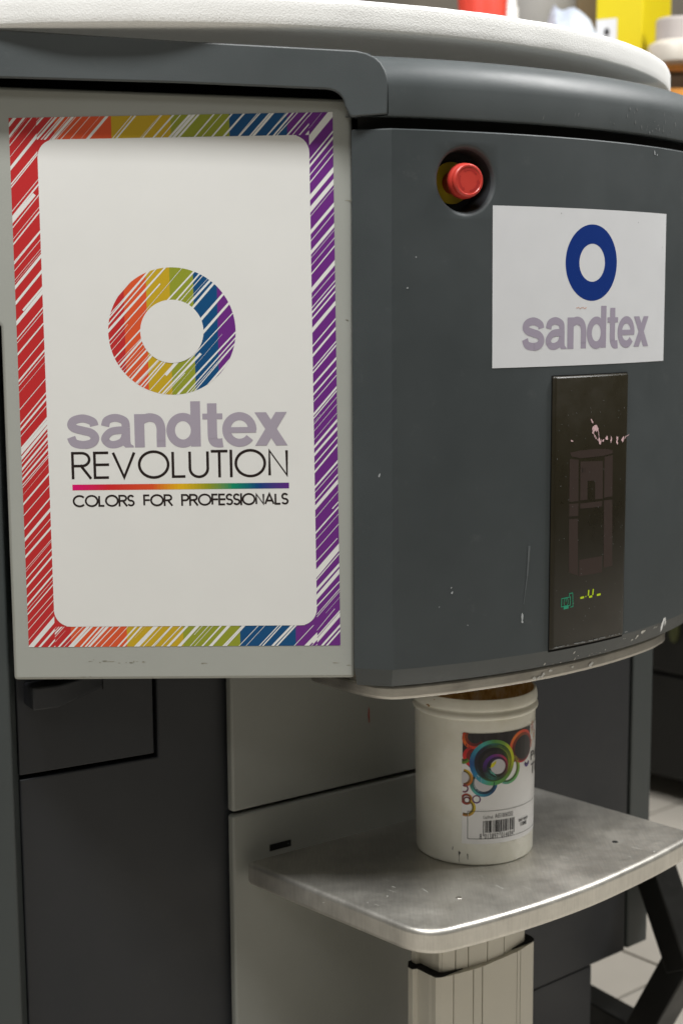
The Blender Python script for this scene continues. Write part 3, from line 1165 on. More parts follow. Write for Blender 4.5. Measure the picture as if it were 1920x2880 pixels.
DP = Print()
GH = srgb(58, 48, 44)
for pts in ([(230, 330), (330, 308), (480, 292), (600, 292), (655, 305), (655, 335), (560, 362), (330, 385), (245, 365)],
            [(228, 392), (316, 400), (314, 815), (222, 822)],
            [(334, 418), (556, 412), (556, 790), (480, 796), (480, 608), (405, 612), (403, 800), (332, 806)],
            [(574, 372), (656, 352), (652, 765), (570, 780)],
            [(224, 842), (314, 836), (312, 962), (222, 968)],
            [(332, 838), (552, 812), (550, 868), (332, 890)],
            [(568, 806), (652, 798), (650, 1462), (566, 1482)],
            [(220, 995), (308, 988), (310, 1560), (220, 1530)],
            [(322, 1402), (552, 1362), (548, 1525), (322, 1566)]):
    DP.poly([dq(*q) for q in pts], GH)
DP.poly([dq(*q) for q in ((348, 482), (382, 478), (382, 525), (348, 530))], srgb(40, 34, 30))
DP.build('machine_pictogram', on_head(.0037), disp, M['glassink'], strip=.006)
SG = Print()
for a, b in (((332, 1783), (368, 1775)), ((496, 1754), (534, 1745)), ((418, 1773), (450, 1766))):
    ribbon(SG, [dq(*a), dq(*b)],   .0022, (0, 0, 0))
for a, b in (((411, 1760), (416, 1702)), ((455, 1752), (461, 1693))):
    ribbon(SG, [dq(*a), dq(*b)], .0019, (0, 0, 0))
SG.poly(blob(None, *dq(386, 1768), .0006, .0010, 3, 8, .1), (0, 0, 0))
SG.build('digits', on_head(.0039), disp, M['green_glow'], False)
IC = Print()
ribbon(IC, [dq(*q) for q in ((146, 1790), (232, 1772), (230, 1855), (144, 1872))], .0009, (0, 0, 0), True)
ribbon(IC, [dq(*q) for q in ((222, 1765), (224, 1738), (256, 1732), (258, 1868), (232, 1874))], .0009, (0, 0, 0))
ribbon(IC, [dq(*q) for q in ((165, 1884), (215, 1872))], .0032, (0, 0, 0))
cx, cy = dq(189, 1823)
ribbon(IC, [(cx + .0030 * math.cos(a), cy + .0044 * math.sin(a)) for a in [math.radians(110 + 320 * k / 16) for k in range(17)]], .0007, (0, 0, 0))
ribbon(IC, [(cx, cy), (cx, cy + .0054)], .0007, (0, 0, 0))
IC.build('power_icon', on_head(.0039), disp, M['teal_glow'], False)
# dried pink paint on the glass
PK = Print()
rnd = random.Random(4)
for k, (x, y, ru, rv, rot) in enumerate(((482, 80, .0036, .0040, .4), (462, 105, .0026, .0044, -.2), (500, 95, .0022, .0035, .2), (470, 150, .0006, .006, .5), (490, 180, .0005, .005, .7), (515, 140, .0007, .005, .2),
                                         (522, 210, .0020, .0040, .2), (535, 222, .0010, .0038, -.3), (560, 208, .0016, .0018, .2), (596, 182, .0020, .0032, -.3), (640, 196, .0016, .0036, .1), (700, 188, .0024, .0026, .3),
                                         (698, 222, .0016, .0034, .1), (755, 196, .0028, .0032, .2), (780, 176, .0006, .0036, -.8), (800, 160, .0005, .004, -1.2), (450, 15, .0014, .003, .7), (248, 212, .0018, .0012, -.4))):
    PK.poly(blob(None, *dq(x, y), ru * .8, rv * .8, 100 + k, 14, .5, rot), (0, 0, 0))
tag(PK.build('pink_paint_splash', on_head(.0038), disp, M['paint_pink'], False), kind='stuff')
SPK = Print()
for k in range(70):
    x, y = rnd.uniform(90, 800), rnd.uniform(-300, 2100)
    SPK.poly(blob(None, *dq(x, y), rnd.uniform(.0002, .0005), rnd.uniform(.0002, .0006), 200 + k, 6, .4), (0, 0, 0))
tag(SPK.build('dust_specks', on_head(.0038), disp, M['paint_faint'], False), kind='stuff')
CH = Print()
for k in range(34):
    t = rnd.random()
    a, b = hp(1552 + 200 * t, 1823 - 45 * t - 5 * t * (1 - t))
    CH.poly(blob(None, a, dz0 + .0022 + rnd.uniform(-.0004, .0004), rnd.uniform(.0006, .0032), rnd.uniform(.0003, .0006), 300 + k, 8, .4), (0, 0, 0))
tag(CH.build('worn_display_edge', on_head(.0040), disp, M['paint_faint'], False), kind='stuff')
# paint on the front: drip, spots and chips along the lower edge
DR = Print()
pts = [(1487, 1535), (1484, 1580), (1481, 1620), (1476, 1660), (1471, 1700)]
for a, b, w in ((0, 1, .0026), (1, 2, .0020), (2, 3, .0012), (3, 4, .0008)):
    ribbon(DR, [hp(*pts[a]), hp(*pts[b])], w, (0, 0, 0))
DR.build('faint_paint_run', on_head(.0004), front, plastic('faint_run', (0.095, 0.105, 0.11), .45, .5, .1, 60), False)
SP = Print()
for k, (x, y, ru, rv, rot) in enumerate(((1467, 1735, .0016, .0065, -.05), (1467, 1748, .0017, .0026, 0), (1169, 662 + 61, .0010, .0009, 0), (1145, 810, .0013, .0011, 0), (1268, 1653, .0012, .0010, .5), (1270, 1667, .0018, .0016, .5), (1314, 1758, .0008, .0008, 0),
                                         (1234, 1707, .0007, .0007, 0), (1066, 1337, .0012, .0025, -.3), (1839, 430, .0018, .0030, .3), (1846, 436, .0008, .0020, -.5))):
    SP.poly(blob(None, *hp(x, y), ru * .7, rv * .7, 400 + k, 12, .3, rot), (0, 0, 0))
tag(SP.build('paint_spots', on_head(.0004), front, plastic('pale_spots', (.36, .38, .39), .5, .4, .15, 200), False), kind='stuff')
WC = Print()
for k, (x, y, ru, rv, rot) in enumerate(((1862, 1752, .0030, .0075, -.45), (1858, 1760, .0022, .006, -.5), (1868, 1748, .0018, .0055, -.3))):
    WC.poly(blob(None, *hp(x, y), ru * .75, rv * .8, 500 + k, 16, .6, rot), (0, 0, 0))
tag(WC.build('white_paint_chips', on_head(.0005), front, M['paint_white'], False), kind='stuff')


def on_trim(s, f):
    """s along the head, f = 0 at the top of the sloping trim, 1 at its foot"""
    return cyl(s / RH, ZL - .0018 + (.7160 + .0018 - ZL) * f, RH - .001 - .011 * f + .0006)


TC = Print()
rnd = random.Random(12)
for k, (x, f, ru, rv, rot) in enumerate(((1812, .15, .0045, .25, .5), (1803, .40, .0035, .22, .5), (1845, .1, .0022, .14, .3), (1790, .6, .0018, .10, .3), (1760, .25, .0010, .05, 0), (1628, .4, .0008, .16, .2))):
    s = hp(x, 1790)[0]
    for q in range(3):
        TC.poly(blob(None, s + rnd.uniform(-.003, .003), f + rnd.uniform(-.05, .05), ru * rnd.uniform(.3, .6), rv * rnd.uniform(.3, .6), 600 + 5 * k + q, 14, .6, 0), (0, 0, 0))
for k in range(14):
    s = hp(rnd.uniform(1540, 1740), 1830)[0]
    TC.poly(blob(None, s, .86 + rnd.uniform(-.16, .1), rnd.uniform(.0003, .0011), rnd.uniform(.01, .05), 700 + k, 7, .4), (0, 0, 0))
tag(TC.build('trim_paint_chips', on_trim, mach, M['paint_white'], False), kind='stuff')
YC = Print()
for k, (x, z) in enumerate(((1552, .704), (1556, .706), (1690, .7045), (1694, .706), (1576, .7085), (1530, .7035), (1542, .703), (1640, .7075))):
    s = hp(x, 1850)[0]
    YC.poly(blob(None, s, z, rnd.uniform(.0012, .0030), rnd.uniform(.0010, .0022), 800 + k, 12, .5, .3), (0, 0, 0))
tag(YC.build('tray_paint_chips', lambda s, z: cyl(s / RH, z, .6393), mach, M['paint_white'], False), kind='stuff')
# whitish smears on the lid
LS = Print()
rnd = random.Random(77)
for (cx, cy, n, spx, spy) in ((1860, 360, 26, 22, 45), (1785, 300, 14, 14, 22), (1830, 400, 12, 40, 6), (1700, 350, 8, 60, 20)):
    for k in range(n):
        a, b = hp(rnd.gauss(cx, spx), rnd.gauss(cy, spy))
        if 1.279 < b < 1.303:
            LS.poly(blob(None, a, b, rnd.uniform(.0003, .0010), rnd.uniform(.0006, .0030), 900 + k + cx, 8, .5, rnd.uniform(-.4, .4)), (0, 0, 0))
tag(LS.build('lid_smears', on_head(.0004), lid, plastic('lid_smear', (.15, .16, .163), .5, .4, .2, 120), False), kind='stuff')

# ================================================================== THE FOAM DISC
M['foam'] = None
m, nt, p = new_mat('white_foam')
N = nt.nodes
tc = N.new('ShaderNodeTexCoord')
vo = N.new('ShaderNodeTexVoronoi')
vo.inputs['Scale'].default_value = 620
link(nt, tc.outputs['Object'], vo.inputs['Vector'])
no = N.new('ShaderNodeTexNoise')
no.inputs['Scale'].default_value = 300
no.inputs['Detail'].default_value = 8
link(nt, tc.outputs['Object'], no.inputs['Vector'])
ad = N.new('ShaderNodeMath')
ad.operation = 'ADD'
link(nt, vo.outputs['Distance'], ad.inputs[0])
link(nt, no.outputs['Fac'], ad.inputs[1])
bp = N.new('ShaderNodeBump')
bp.inputs['Strength'].default_value = 0.30
bp.inputs['Distance'].default_value = 0.0007
link(nt, ad.outputs[0], bp.inputs['Height'])
link(nt, bp.outputs['Normal'], p.inputs['Normal'])
p.inputs['Base Color'].default_value = (.84, .84, .825, 1)
p.inputs['Roughness'].default_value = .75
tr = N.new('ShaderNodeBsdfTranslucent')
tr.inputs['Color'].default_value = (.86, .85, .81, 1)
ms = N.new('ShaderNodeMixShader')
ms.inputs[0].default_value = .13
link(nt, p.outputs[0], ms.inputs[1])
link(nt, tr.outputs[0], ms.inputs[2])
link(nt, ms.outputs[0], nt.nodes['Material Output'].inputs['Surface'])
M['foam'] = m
fc, fr_, fz = (-.2157, 2.0863), .6528, 1.3602
V, Fc = [], []
NSEG = 420
fprof = [(.30, 0), (.60, 0), (fr_ - .0035, 0), (fr_ - .0008, .0008), (fr_, .003), (fr_ + .0004, .010), (fr_, .017), (fr_, .0235), (fr_ - .0012, .0272), (fr_ - .004, .0288), (.55, .0292), (.30, .0295)]
rnd = random.Random(9)
wob = [(rnd.uniform(3, 60), rnd.uniform(0, 6.28), rnd.uniform(.00005, .00020)) for _ in range(14)]
for r, h in fprof:
    for k in range(NSEG):
        a = 2 * math.pi * k / NSEG
        w = sum(amp * math.sin(fq * a + ph + h * 60) for fq, ph, amp in [(round(q[0]), q[1], q[2]) for q in wob]) * (1 if r > .5 else 0)
        jit = rnd.uniform(-.0001, .0001) if r > .63 else 0
        V.append((fc[0] + (r + w * .5 + jit) * math.cos(a), fc[1] + (r + w * .5 + jit) * math.sin(a), fz + h + (w * .25 + jit if h > .02 else 0)))
for i in range(len(fprof) - 1):
    for k in range(NSEG):
        Fc.append([i * NSEG + k, i * NSEG + (k + 1) % NSEG, (i + 1) * NSEG + (k + 1) % NSEG, (i + 1) * NSEG + k])
Fc.append([k for k in range(NSEG)])
Fc.append([(len(fprof) - 1) * NSEG + k for k in range(NSEG)])
foam = put('foam_disc', mesh('foam_disc', V, Fc), M['foam'], None, angle=60)
tag(foam, 'thick white foam disc lying on top of the dark grey machine lid', 'foam disc')

# ================================================================== THE PAINT BUCKET
BC = Vector((.1528, 1.6680, ZS + .0002))
buck = empty('paint_bucket', BC, 'open white plastic paint bucket with colourful ring label on the steel shelf', 'bucket')
m, nt, p = new_mat('white_bucket_plastic')
N = nt.nodes
tc = N.new('ShaderNodeTexCoord')
no = N.new('ShaderNodeTexNoise')
no.inputs['Scale'].default_value = 16
no.inputs['Detail'].default_value = 8
no.inputs['Roughness'].default_value = .7
link(nt, tc.outputs['Object'], no.inputs['Vector'])
cr = N.new('ShaderNodeValToRGB')
cr.color_ramp.elements[0].position, cr.color_ramp.elements[0].color = .30, (.62, .595, .50, 1)
cr.color_ramp.elements[1].position, cr.color_ramp.elements[1].color = .62, (.72, .705, .63, 1)
link(nt, no.outputs['Fac'], cr.inputs['Fac'])
link(nt, cr.outputs['Color'], p.inputs['Base Color'])
p.inputs['Roughness'].default_value = .36
p.inputs['Subsurface Weight'].default_value = .15
p.inputs['Subsurface Radius'].default_value = (.006, .005, .004)
M['bucket'] = m
m, nt, p = new_mat('ochre_stained_inside')
N = nt.nodes
tc = N.new('ShaderNodeTexCoord')
mp = N.new('ShaderNodeMapping')
mp.inputs['Scale'].default_value = (1, 1, .55)
link(nt, tc.outputs['Object'], mp.inputs['Vector'])
no = N.new('ShaderNodeTexNoise')
no.inputs['Scale'].default_value = 95
no.inputs['Detail'].default_value = 9
no.inputs['Roughness'].default_value = .75
link(nt, mp.outputs['Vector'], no.inputs['Vector'])
cr = N.new('ShaderNodeValToRGB')
e = cr.color_ramp.elements
e[0].position, e[0].color = .33, (.025, .016, .008, 1)
e[1].position, e[1].color = .40, (.52, .25, .06, 1)
q = cr.color_ramp.elements.new(.52)
q.color = (.72, .46, .17, 1)
q = cr.color_ramp.elements.new(.66)
q.color = (.80, .64, .40, 1)
link(nt, no.outputs['Fac'], cr.inputs['Fac'])
link(nt, cr.outputs['Color'], p.inputs['Base Color'])
p.inputs['Roughness'].default_value = .4
M['stained'] = m
outp = [(.0001, .0012), (.060, .0012), (.0620, .0), (.0648, .0), (.0668, .0010), (.0678, .0036), (.0694, .1660), (.0696, .1690), (.0716, .1702), (.0724, .1722), (.0722, .1746), (.0710, .1762),
        (.0700, .1772), (.0700, .1790), (.0712, .1800), (.0716, .1818), (.0714, .1850), (.0708, .1885), (.0702, .1912), (.0694, .1926), (.0682, .1927), (.0675, .1918)]
put('body', lathe('body', outp, BC, 96), M['bucket'], buck, angle=50)
inp = [(.0675, .1918), (.0672, .1880), (.0664, .0300), (.0640, .0270), (.0001, .0265)]
inside = lathe('inside', inp, BC, 96)
inside.flip_normals()
put('inside', inside, M['stained'], buck, angle=50)


def br(z):
    """bucket radius at height z above the shelf"""
    return .0678 + (.0694 - .0678) * (z - .0036) / (.1660 - .0036)


def on_bucket(off):
    return lambda s, z: Vector((BC.x + (br(z) + off) * math.sin(s / .0687), BC.y - (br(z) + off) * math.cos(s / .0687), BC.z + z))


def bq(x, y):     # enlarged view of the label -> place on the bucket wall
    t, z = at_cyl(1280 + x * .15306, 2030 + y * .15306, (BC.x, BC.y), .0689)
    return t * .0687, z - BC.z


V, Fc = [], []
l0, l1 = bq(120, 700)[0], .135
lz0, lz1 = bq(120, 2235)[1], bq(140, 205)[1]
for k in range(61):
    s = l0 + (l1 - l0) * k / 60
    V += [on_bucket(.0004)(s, lz0), on_bucket(.0004)(s, lz1)]
for k in range(60):
    Fc.append([2 * k, 2 * k + 2, 2 * k + 3, 2 * k + 1])
M['paper'] = plastic('label_paper', (.70, .69, .68), .4, .4, .01, 20)
lab = put('label', open_mesh('label', V, Fc), M['paper'], buck)
lab['label'] = 'white label with coloured paper rings and a barcode'
ART = Print()
top_s1 = bq(1352, 90)[0]
zt_ = lz1


def quadcol(pts, colr):
    ART.layer += 1
    ART.poly([bq(*q) for q in pts], colr)


# dark folded-paper ground behind the rings, in narrow strips so that it follows the wall
lower = [(130, 640), (200, 780), (290, 860), (330, 1040), (520, 1060), (700, 1100), (900, 1080), (1010, 900), (1040, 760), (1100, 720), (1260, 710), (1330, 560), (1352, 480)]
for (a, b) in zip(lower[:-1], lower[1:]):
    sa, za = bq(*a)
    sb, zb_ = bq(*b)
    n = max(1, int(abs(sb - sa) / .003))
    for k in range(n):
        f0, f1 = k / n, (k + 1) / n
        u0, u1 = sa + (sb - sa) * f0, sa + (sb - sa) * f1
        g = .010 + .012 * random.Random(int(u0 * 1e5)).random()
        ART.poly([(u0, za + (zb_ - za) * f0), (u1, za + (zb_ - za) * f1), (u1, zt_), (u0, zt_)], (g * 1.15, g * .9, g))


def mixc(a, b, t):
    return tuple(a[i] + (b[i] - a[i]) * t for i in range(3))


def ringart(cx, cy, rpx, w, cols, off=(0, 0), n=48, a0=0, a1=360, wy=None):
    """a folded paper ring: outer circle, inner circle pushed sideways, colours running round it"""
    ART.layer += 1
    s, z = bq(cx, cy)
    r = abs(bq(cx, cy - rpx)[1] - bq(cx, cy + rpx)[1]) / 2

    def cf(t):
        f = (math.degrees(t) % 360) / 360 * len(cols)
        i = int(f) % len(cols)
        return mixc(cols[i], cols[(i + 1) % len(cols)], f - int(f))
    a0, a1 = math.radians(a0), math.radians(a1)
    f = .62                       # the lit outer face of the ribbon, then its dark inner face
    annulus(ART, s, z, r * (1 - w * f), r, None, n, a0, a1, r * off[0] * f, r * off[1] * f, cf)
    ART.layer += 1
    annulus(ART, s + r * off[0] * f, z + r * off[1] * f, r * (1 - w * 1.25), r * (1 - w * f), None, n, a0, a1, r * off[0] * .6, r * off[1] * .6, lambda t: tuple(c * .30 for c in cf(t + .5)))


S = srgb
hole = (.60, .58, .60)


def disc(cx, cy, rpx, colr):
    ART.layer += 1
    s, z = bq(cx, cy)
    r = abs(bq(cx, cy - rpx)[1] - bq(cx, cy + rpx)[1]) / 2
    ART.poly(circle(s, z, r, 28), colr)


# upper left red-orange ring, right red ring
ringart(330, 300, 200, .30, [S(150, 40, 40), S(70, 30, 40), S(50, 30, 40), S(200, 60, 30), S(236, 110, 30), S(225, 60, 35), S(170, 50, 45)], (.1, .12), a0=150, a1=330)
ringart(330, 640, 190, .34, [S(60, 20, 30), S(60, 30, 40), S(200, 30, 30), S(225, 40, 35), S(150, 25, 30)], (.2, .02), a0=110, a1=260)
ringart(140, 640, 130, .45, [S(110, 150, 40), S(120, 150, 40), S(90, 120, 40)], (.1, .1), a0=180, a1=330)
ringart(1215, 440, 300, .22, [S(90, 40, 50), S(215, 60, 40), S(235, 70, 35), S(240, 130, 50), S(215, 70, 40), S(150, 40, 45), S(200, 50, 50), S(110, 40, 60)], (.08, -.06))
# second green ring on the right, lower green-blue ring
ringart(960, 870, 270, .17, [S(130, 170, 60), S(190, 200, 50), S(60, 80, 50), S(60, 90, 60), S(60, 110, 80), S(100, 170, 150), S(110, 180, 100)], (-.08, .05), a0=-115, a1=60)
disc(520, 1120, 185, hole)
ringart(520, 1130, 250, .24, [S(20, 110, 150), S(40, 70, 40), S(40, 60, 30), S(60, 80, 40), S(50, 80, 50), S(90, 180, 170), S(40, 130, 165), S(30, 60, 100)], (.02, .07), a0=150, a1=385)
# the big ring
disc(760, 830, 175, hole)
ringart(690, 750, 420, .26, [S(190, 195, 20), S(205, 210, 30), S(120, 160, 60), S(75, 140, 70), S(70, 170, 165), S(45, 130, 160), S(30, 75, 140), S(20, 120, 170), S(70, 165, 170), S(90, 170, 90), S(95, 150, 70), S(100, 130, 30)], (.04, .02), 64)
ringart(690, 745, 330, .22, [S(150, 160, 40), S(120, 140, 40), S(60, 90, 40), S(35, 25, 40), S(30, 22, 36), S(28, 24, 40), S(35, 30, 40), S(60, 90, 60), S(110, 140, 50)], (.05, -.05), 56)
ringart(740, 830, 240, .34, [S(120, 40, 70), S(190, 60, 80), S(130, 50, 110), S(90, 40, 130), S(70, 30, 110), S(40, 30, 50), S(50, 120, 110), S(30, 60, 50), S(70, 60, 40)], (.14, .02), 48)
quadcol([(620, 850), (660, 770), (750, 705), (735, 770), (690, 830)], S(215, 205, 40))
quadcol([(610, 880), (700, 930), (760, 1015), (650, 950)], S(90, 165, 150))
# small rings at the left
disc(150, 1030, 110, hole)
ringart(150, 1030, 165, .30, [S(200, 130, 30), S(215, 180, 30), S(120, 80, 30), S(150, 60, 40), S(130, 40, 40), S(190, 90, 30)], (-.05, .05), a0=-88, a1=88)
ringart(165, 1225, 75, .30, [S(130, 70, 110), S(150, 60, 60)], (0, 0), 32, -120, 120)
ringart(205, 1420, 105, .34, [S(190, 160, 40), S(180, 70, 50), S(160, 50, 50), S(150, 50, 45)], (0, .03), 36)
ringart(210, 1440, 70, .35, [S(150, 40, 40), S(120, 40, 60), S(160, 70, 50)], (0, .03), 30)
ringart(200, 1575, 165, .26, [S(215, 190, 40), S(190, 150, 40), S(190, 110, 40), S(180, 120, 50)], (-.06, .04), 40, -115, 60)
ringart(385, 1425, 78, .24, [S(120, 60, 130), S(150, 70, 110), S(100, 50, 140)], (0, .03), 32)
ringart(1300, 740, 80, .40, [S(80, 50, 140), S(70, 40, 120)], (0, .3), 24, 180, 360)
for k, f in enumerate(ART.Fc):        # trim the artwork at the edge of the label
    q = clip([ART.V[i] for i in f], [(l0, -9), (9, -9), (9, 9), (l0, 9)])
    if len(q) >= 3:
        ART.Fc[k] = list(range(len(ART.V), len(ART.V) + len(q)))
        ART.V += q
    else:
        ART.Fc[k] = None
keep = [k for k, f in enumerate(ART.Fc) if f]
ART.Fc, ART.C, ART.L = [ART.Fc[k] for k in keep], [tuple(x * .82 for x in ART.C[k]) for k in keep], [ART.L[k] for k in keep]
ART.build('ring_artwork', on_bucket(.00055), lab, printed('label_ink', .35), strip=.003)
MASK = Print()
q0 = bq(120, 205)[0]
LN, BAR = Print(), Print()
INKB = (.012, .011, .011)
# frame lines, code, batch
fz1, fz0 = bq(228, 1640)[1], bq(228, 2148)[1]
fs = bq(222, 1900)[0]
MASK.poly([(fs, fz0), (fs + .02, fz0), (fs + .02, fz1), (fs, fz1)], (.70, .69, .68))
MASK.build('frame_ground', on_bucket(.0007), lab)
for zz in (fz1, fz0):
    for k in range(40):
        a, b = fs + (l1 - fs) * k / 40, fs + (l1 - fs) * (k + 1) / 40
        LN.poly([(a, zz - .00022), (b, zz - .00022), (b, zz + .00022), (a, zz + .00022)], INKB)
LN.poly([(fs - .0002, fz0), (fs + .0003, fz0), (fs + .0003, fz1), (fs - .0002, fz1)], INKB)
# EAN-13
Lc = ['0001101', '0011001', '0010011', '0111101', '0100011', '0110001', '0101111', '0111011', '0110111', '0001011']
PAT = ['LLLLLL', 'LLGLGG', 'LLGGLG', 'LLGGGL', 'LGLLGG', 'LGGLLG', 'LGGGLL', 'LGLGLG', 'LGLGGL', 'LGGLGL']
num = '8013897014694'
inv = lambda s: ''.join('1' if c == '0' else '0' for c in s)
bits = '101' + ''.join(Lc[int(d)] if pt == 'L' else inv(Lc[int(d)])[::-1] for d, pt in zip(num[1:7], PAT[int(num[0])])) + '01010' + ''.join(inv(Lc[int(d)]) for d in num[7:]) + '101'
b0, b1 = bq(505, 1900)[0], bq(1083, 1850)[0]
bz1, bz0 = bq(505, 1822)[1], bq(545, 2040)[1]
k = 0
while k < 95:
    if bits[k] == '1':
        j = k
        while j < 95 and bits[j] == '1':
            j += 1
        guard = k < 3 or k > 91 or 45 <= k <= 49
        a, b = b0 + (b1 - b0) * k / 95, b0 + (b1 - b0) * j / 95
        BAR.poly([(a, bz0 - (.0038 if guard else 0)), (b, bz0 - (.0038 if guard else 0)), (b, bz1), (a, bz1)], INKB)
        k = j
    k += 1
dz_ = bz0 - .0072
w7 = (b1 - b0) * 42 / 95
font_text(LN, '8', bq(443, 2090)[0], bq(480, 2090)[0], dz_ - .0002, dz_ + .0060, INKB, res=3)
font_text(LN, '013897', b0 + (b1 - b0) * 4.5 / 95, b0 + (b1 - b0) * 43 / 95, dz_, dz_ + .0060, INKB, spacing=1.15, res=3)
font_text(LN, '014694', b0 + (b1 - b0) * 52 / 95, b0 + (b1 - b0) * 90 / 95, dz_, dz_ + .0060, INKB, spacing=1.15, res=3)
zc = bq(720, 1770)[1]
font_text(LN, 'Cod.Prod.:', bq(505, 1770)[0], bq(700, 1770)[0], zc - .0002, zc + .0034, INKB, res=2)
font_text(LN, 'A6510060202', bq(722, 1770)[0], bq(1052, 1720)[0], zc, zc + .0052, INKB, res=2)
zb2 = bq(1240, 1835)[1] - .004
font_text(LN, 'batch number', bq(1160, 1820)[0], bq(1325, 1780)[0], bq(1160, 1838)[1], bq(1160, 1838)[1] + .0042, INKB, offset=.02, res=2)
font_text(LN, '11845', bq(1192, 1900)[0], bq(1298, 1880)[0], bq(1192, 1918)[1], bq(1192, 1918)[1] + .0048, INKB, offset=.03, res=2)
font_text(LN, 'PA', bq(1368, 640)[0], bq(1368, 640)[0] + .026, bq(1368, 705)[1], bq(1375, 540)[1], INKB, res=3)
font_text(LN, 'TI', bq(1368, 850)[0], bq(1368, 850)[0] + .018, bq(1385, 955)[1], bq(1385, 765)[1], INKB, res=3)
GS = Print()
LN.build('label_lettering', on_bucket(.0009), lab, strip=.003)
BAR.build('barcode', on_bucket(.0009), lab)
PKA = Print()
s, z = bq(1360, 300)
rnd = random.Random(31)
for k in range(9):
    annulus(PKA, s + rnd.uniform(.002, .014), bq(1368, 480)[1] + .004 + .003 * k, .0016, .0026, srgb(214, 150 + rnd.randint(0, 40), 120 + rnd.randint(0, 40)), 16)
PKA.build('pale_ring_artwork', on_bucket(.0006), lab)
# scuffs and stains on the wall of the bucket
SC = Print()
for k, (x, y, ru, rv) in enumerate(((1290, 2404, .0008, .0060), (1291, 2398, .0014, .0028), (1314, 2408, .0011, .0040), (1272, 2386, .0007, .0030), (1290, 2420, .0005, .0030))):
    t, z = at_cyl(x, y, (BC.x, BC.y), .0683)
    SC.poly(blob(None, t * .0687, z - BC.z, ru * .6, rv * .7, 40 + k, 16, .7), (0, 0, 0))
tag(SC.build('scuff_marks', on_bucket(.0003), buck, M['scuff'], False), kind='stuff')
OS = Print()
for k, (x, y, ru, rv) in enumerate(((1206, 1984, .0016, .0014), (1203, 1982, .0026, .0006), (1222, 1967, .0010, .0005), (1200, 1958, .0012, .0006))):
    t, z = at_cyl(x, y, (BC.x, BC.y), .0712)
    OS.poly(blob(None, t * .0712, z - BC.z, ru, rv, 50 + k, 12, .5), (0, 0, 0))
tag(OS.build('ochre_stains', lambda s, z: Vector((BC.x + .0720 * math.sin(s / .0712), BC.y - .0720 * math.cos(s / .0712), BC.z + z)), buck, plastic('ochre_paint', (.30, .14, .03), .4, .4, .2, 200), False), kind='stuff')

# ================================================================== BEHIND THE MACHINE
# black cabinet low on the right
cb = at_z(1825, 2175, .05)
th = math.radians(-46)
ud, nd = Vector((math.cos(th), math.sin(th), 0)), Vector((math.sin(th), -math.cos(th), 0))
BF = (cb - ud * .25, ud, nd)
cabi = empty('black_cabinet', (cb.x, cb.y, 0), 'low black cabinet standing on the tiles behind the machine', 'cabinet')
put('body', slab('body', rect(0, 1.0, .05, 1.05), BF, .004, .45), M['black_steel'], cabi, bevel=.004)
put('door', slab('door', rect(.01, .99, .06, .285), BF, -.014, .003), M['black_steel'], cabi, bevel=.003)
put('door', slab('door', rect(.01, .99, .293, 1.04), BF, -.014, .003), M['black_steel'], cabi, bevel=.003)
for a in (.06, .94):
    put('foot', slab('foot', rect(a - .03, a + .03, 0, .049), BF, .05, .11), M['black_steel'], cabi)
gp = at_plane(1897, 1760, BF[0] + nd * .0148, th)
strip = put('hanging_strip', mesh('hanging_strip', [gp + ud * a + Vector((0, 0, z)) + nd * t for (a, z) in ((-.012, .05), (.012, .05), (.011, -.022), (.004, -.036), (-.006, -.034), (-.011, -.02)) for t in (0, .006)],
            [[0, 2, 4, 6, 8, 10], [11, 9, 7, 5, 3, 1]] + [[2 * i, 2 * i + 1, (2 * i + 3) % 12, (2 * i + 2) % 12] for i in range(6)]), plastic('olive_strip', (.055, .06, .02), .5, .4, .2, 60))
tag(strip, 'small olive green strip hanging in front of the black cabinet', 'strip')

# black steel trestle
tb = math.radians(-56.5)
tu, tn = Vector((math.cos(tb), math.sin(tb), 0)), Vector((math.sin(tb), -math.cos(tb), 0))
p0 = at_z(1665, 2810, .045)
kn = lambda x, y: at_plane(x, y, p0, tb)
tres = empty('steel_trestle', (kn(1880, 2700).x, kn(1880, 2700).y, 0), 'black square-tube steel trestle with bent leg on the floor tiles', 'trestle')
K = kn(1925, 2700)
Tp = kn(1825, 2400)
Bt = kn(1775, 2965)
put('upper_leg', tube_me('upper_leg', Tp, K + (K - Tp).normalized() * .012, .045, tn), M['black_steel'], tres, bevel=.003)
put('lower_leg', tube_me('lower_leg', K + (K - Bt).normalized() * .006 - tn * .001, Bt - tn * .001, .0455, tn), M['black_steel'], tres, bevel=.003)
zb_ = .0225
b_a, b_b = p0 - tu * .6, p0 + tu * .10
put('floor_bar', tube_me('floor_bar', Vector((b_a.x, b_a.y, zb_)) - tn * .012, Vector((b_b.x, b_b.y, zb_)) - tn * .012, .045, Vector((0, 0, 1))), M['black_steel'], tres, bevel=.003)

# shelf with stock, far behind, out of focus
YB = 3.0
xs_ = lambda px, Y=YB: at_y(px, 100, Y).x
zz_ = lambda py, Y=YB: at_y(1600, py, Y).z
sh = empty('storage_shelf', (1.0, 3.1, 0), 'storage shelf with orange beams behind the machine', 'shelf')
M['orange'] = plastic('orange_beam', (.72, .30, .06), .4, .5, .05)
M['board'] = plastic('brown_board', (.10, .088, .07), .7, .3, .2, 12)
M['cardboard'] = plastic('brown_cardboard', (.20, .15, .09), .8, .2, .1, 20)
zsh = zz_(184)
put('board', box_me('board', (.9, 3.3, zsh - .006), (1.9, .56, .012)), M['cardboard'], sh)
put('beam', box_me('beam', (.9, 3.006, zsh - .0045), (1.9, .02, .012)), M['orange'], sh, bevel=.002)
put('back_board', box_me('back_board', (.9, 3.60, 1.6), (2.2, .02, 1.6)), M['board'], sh)
zs2 = zz_(256)
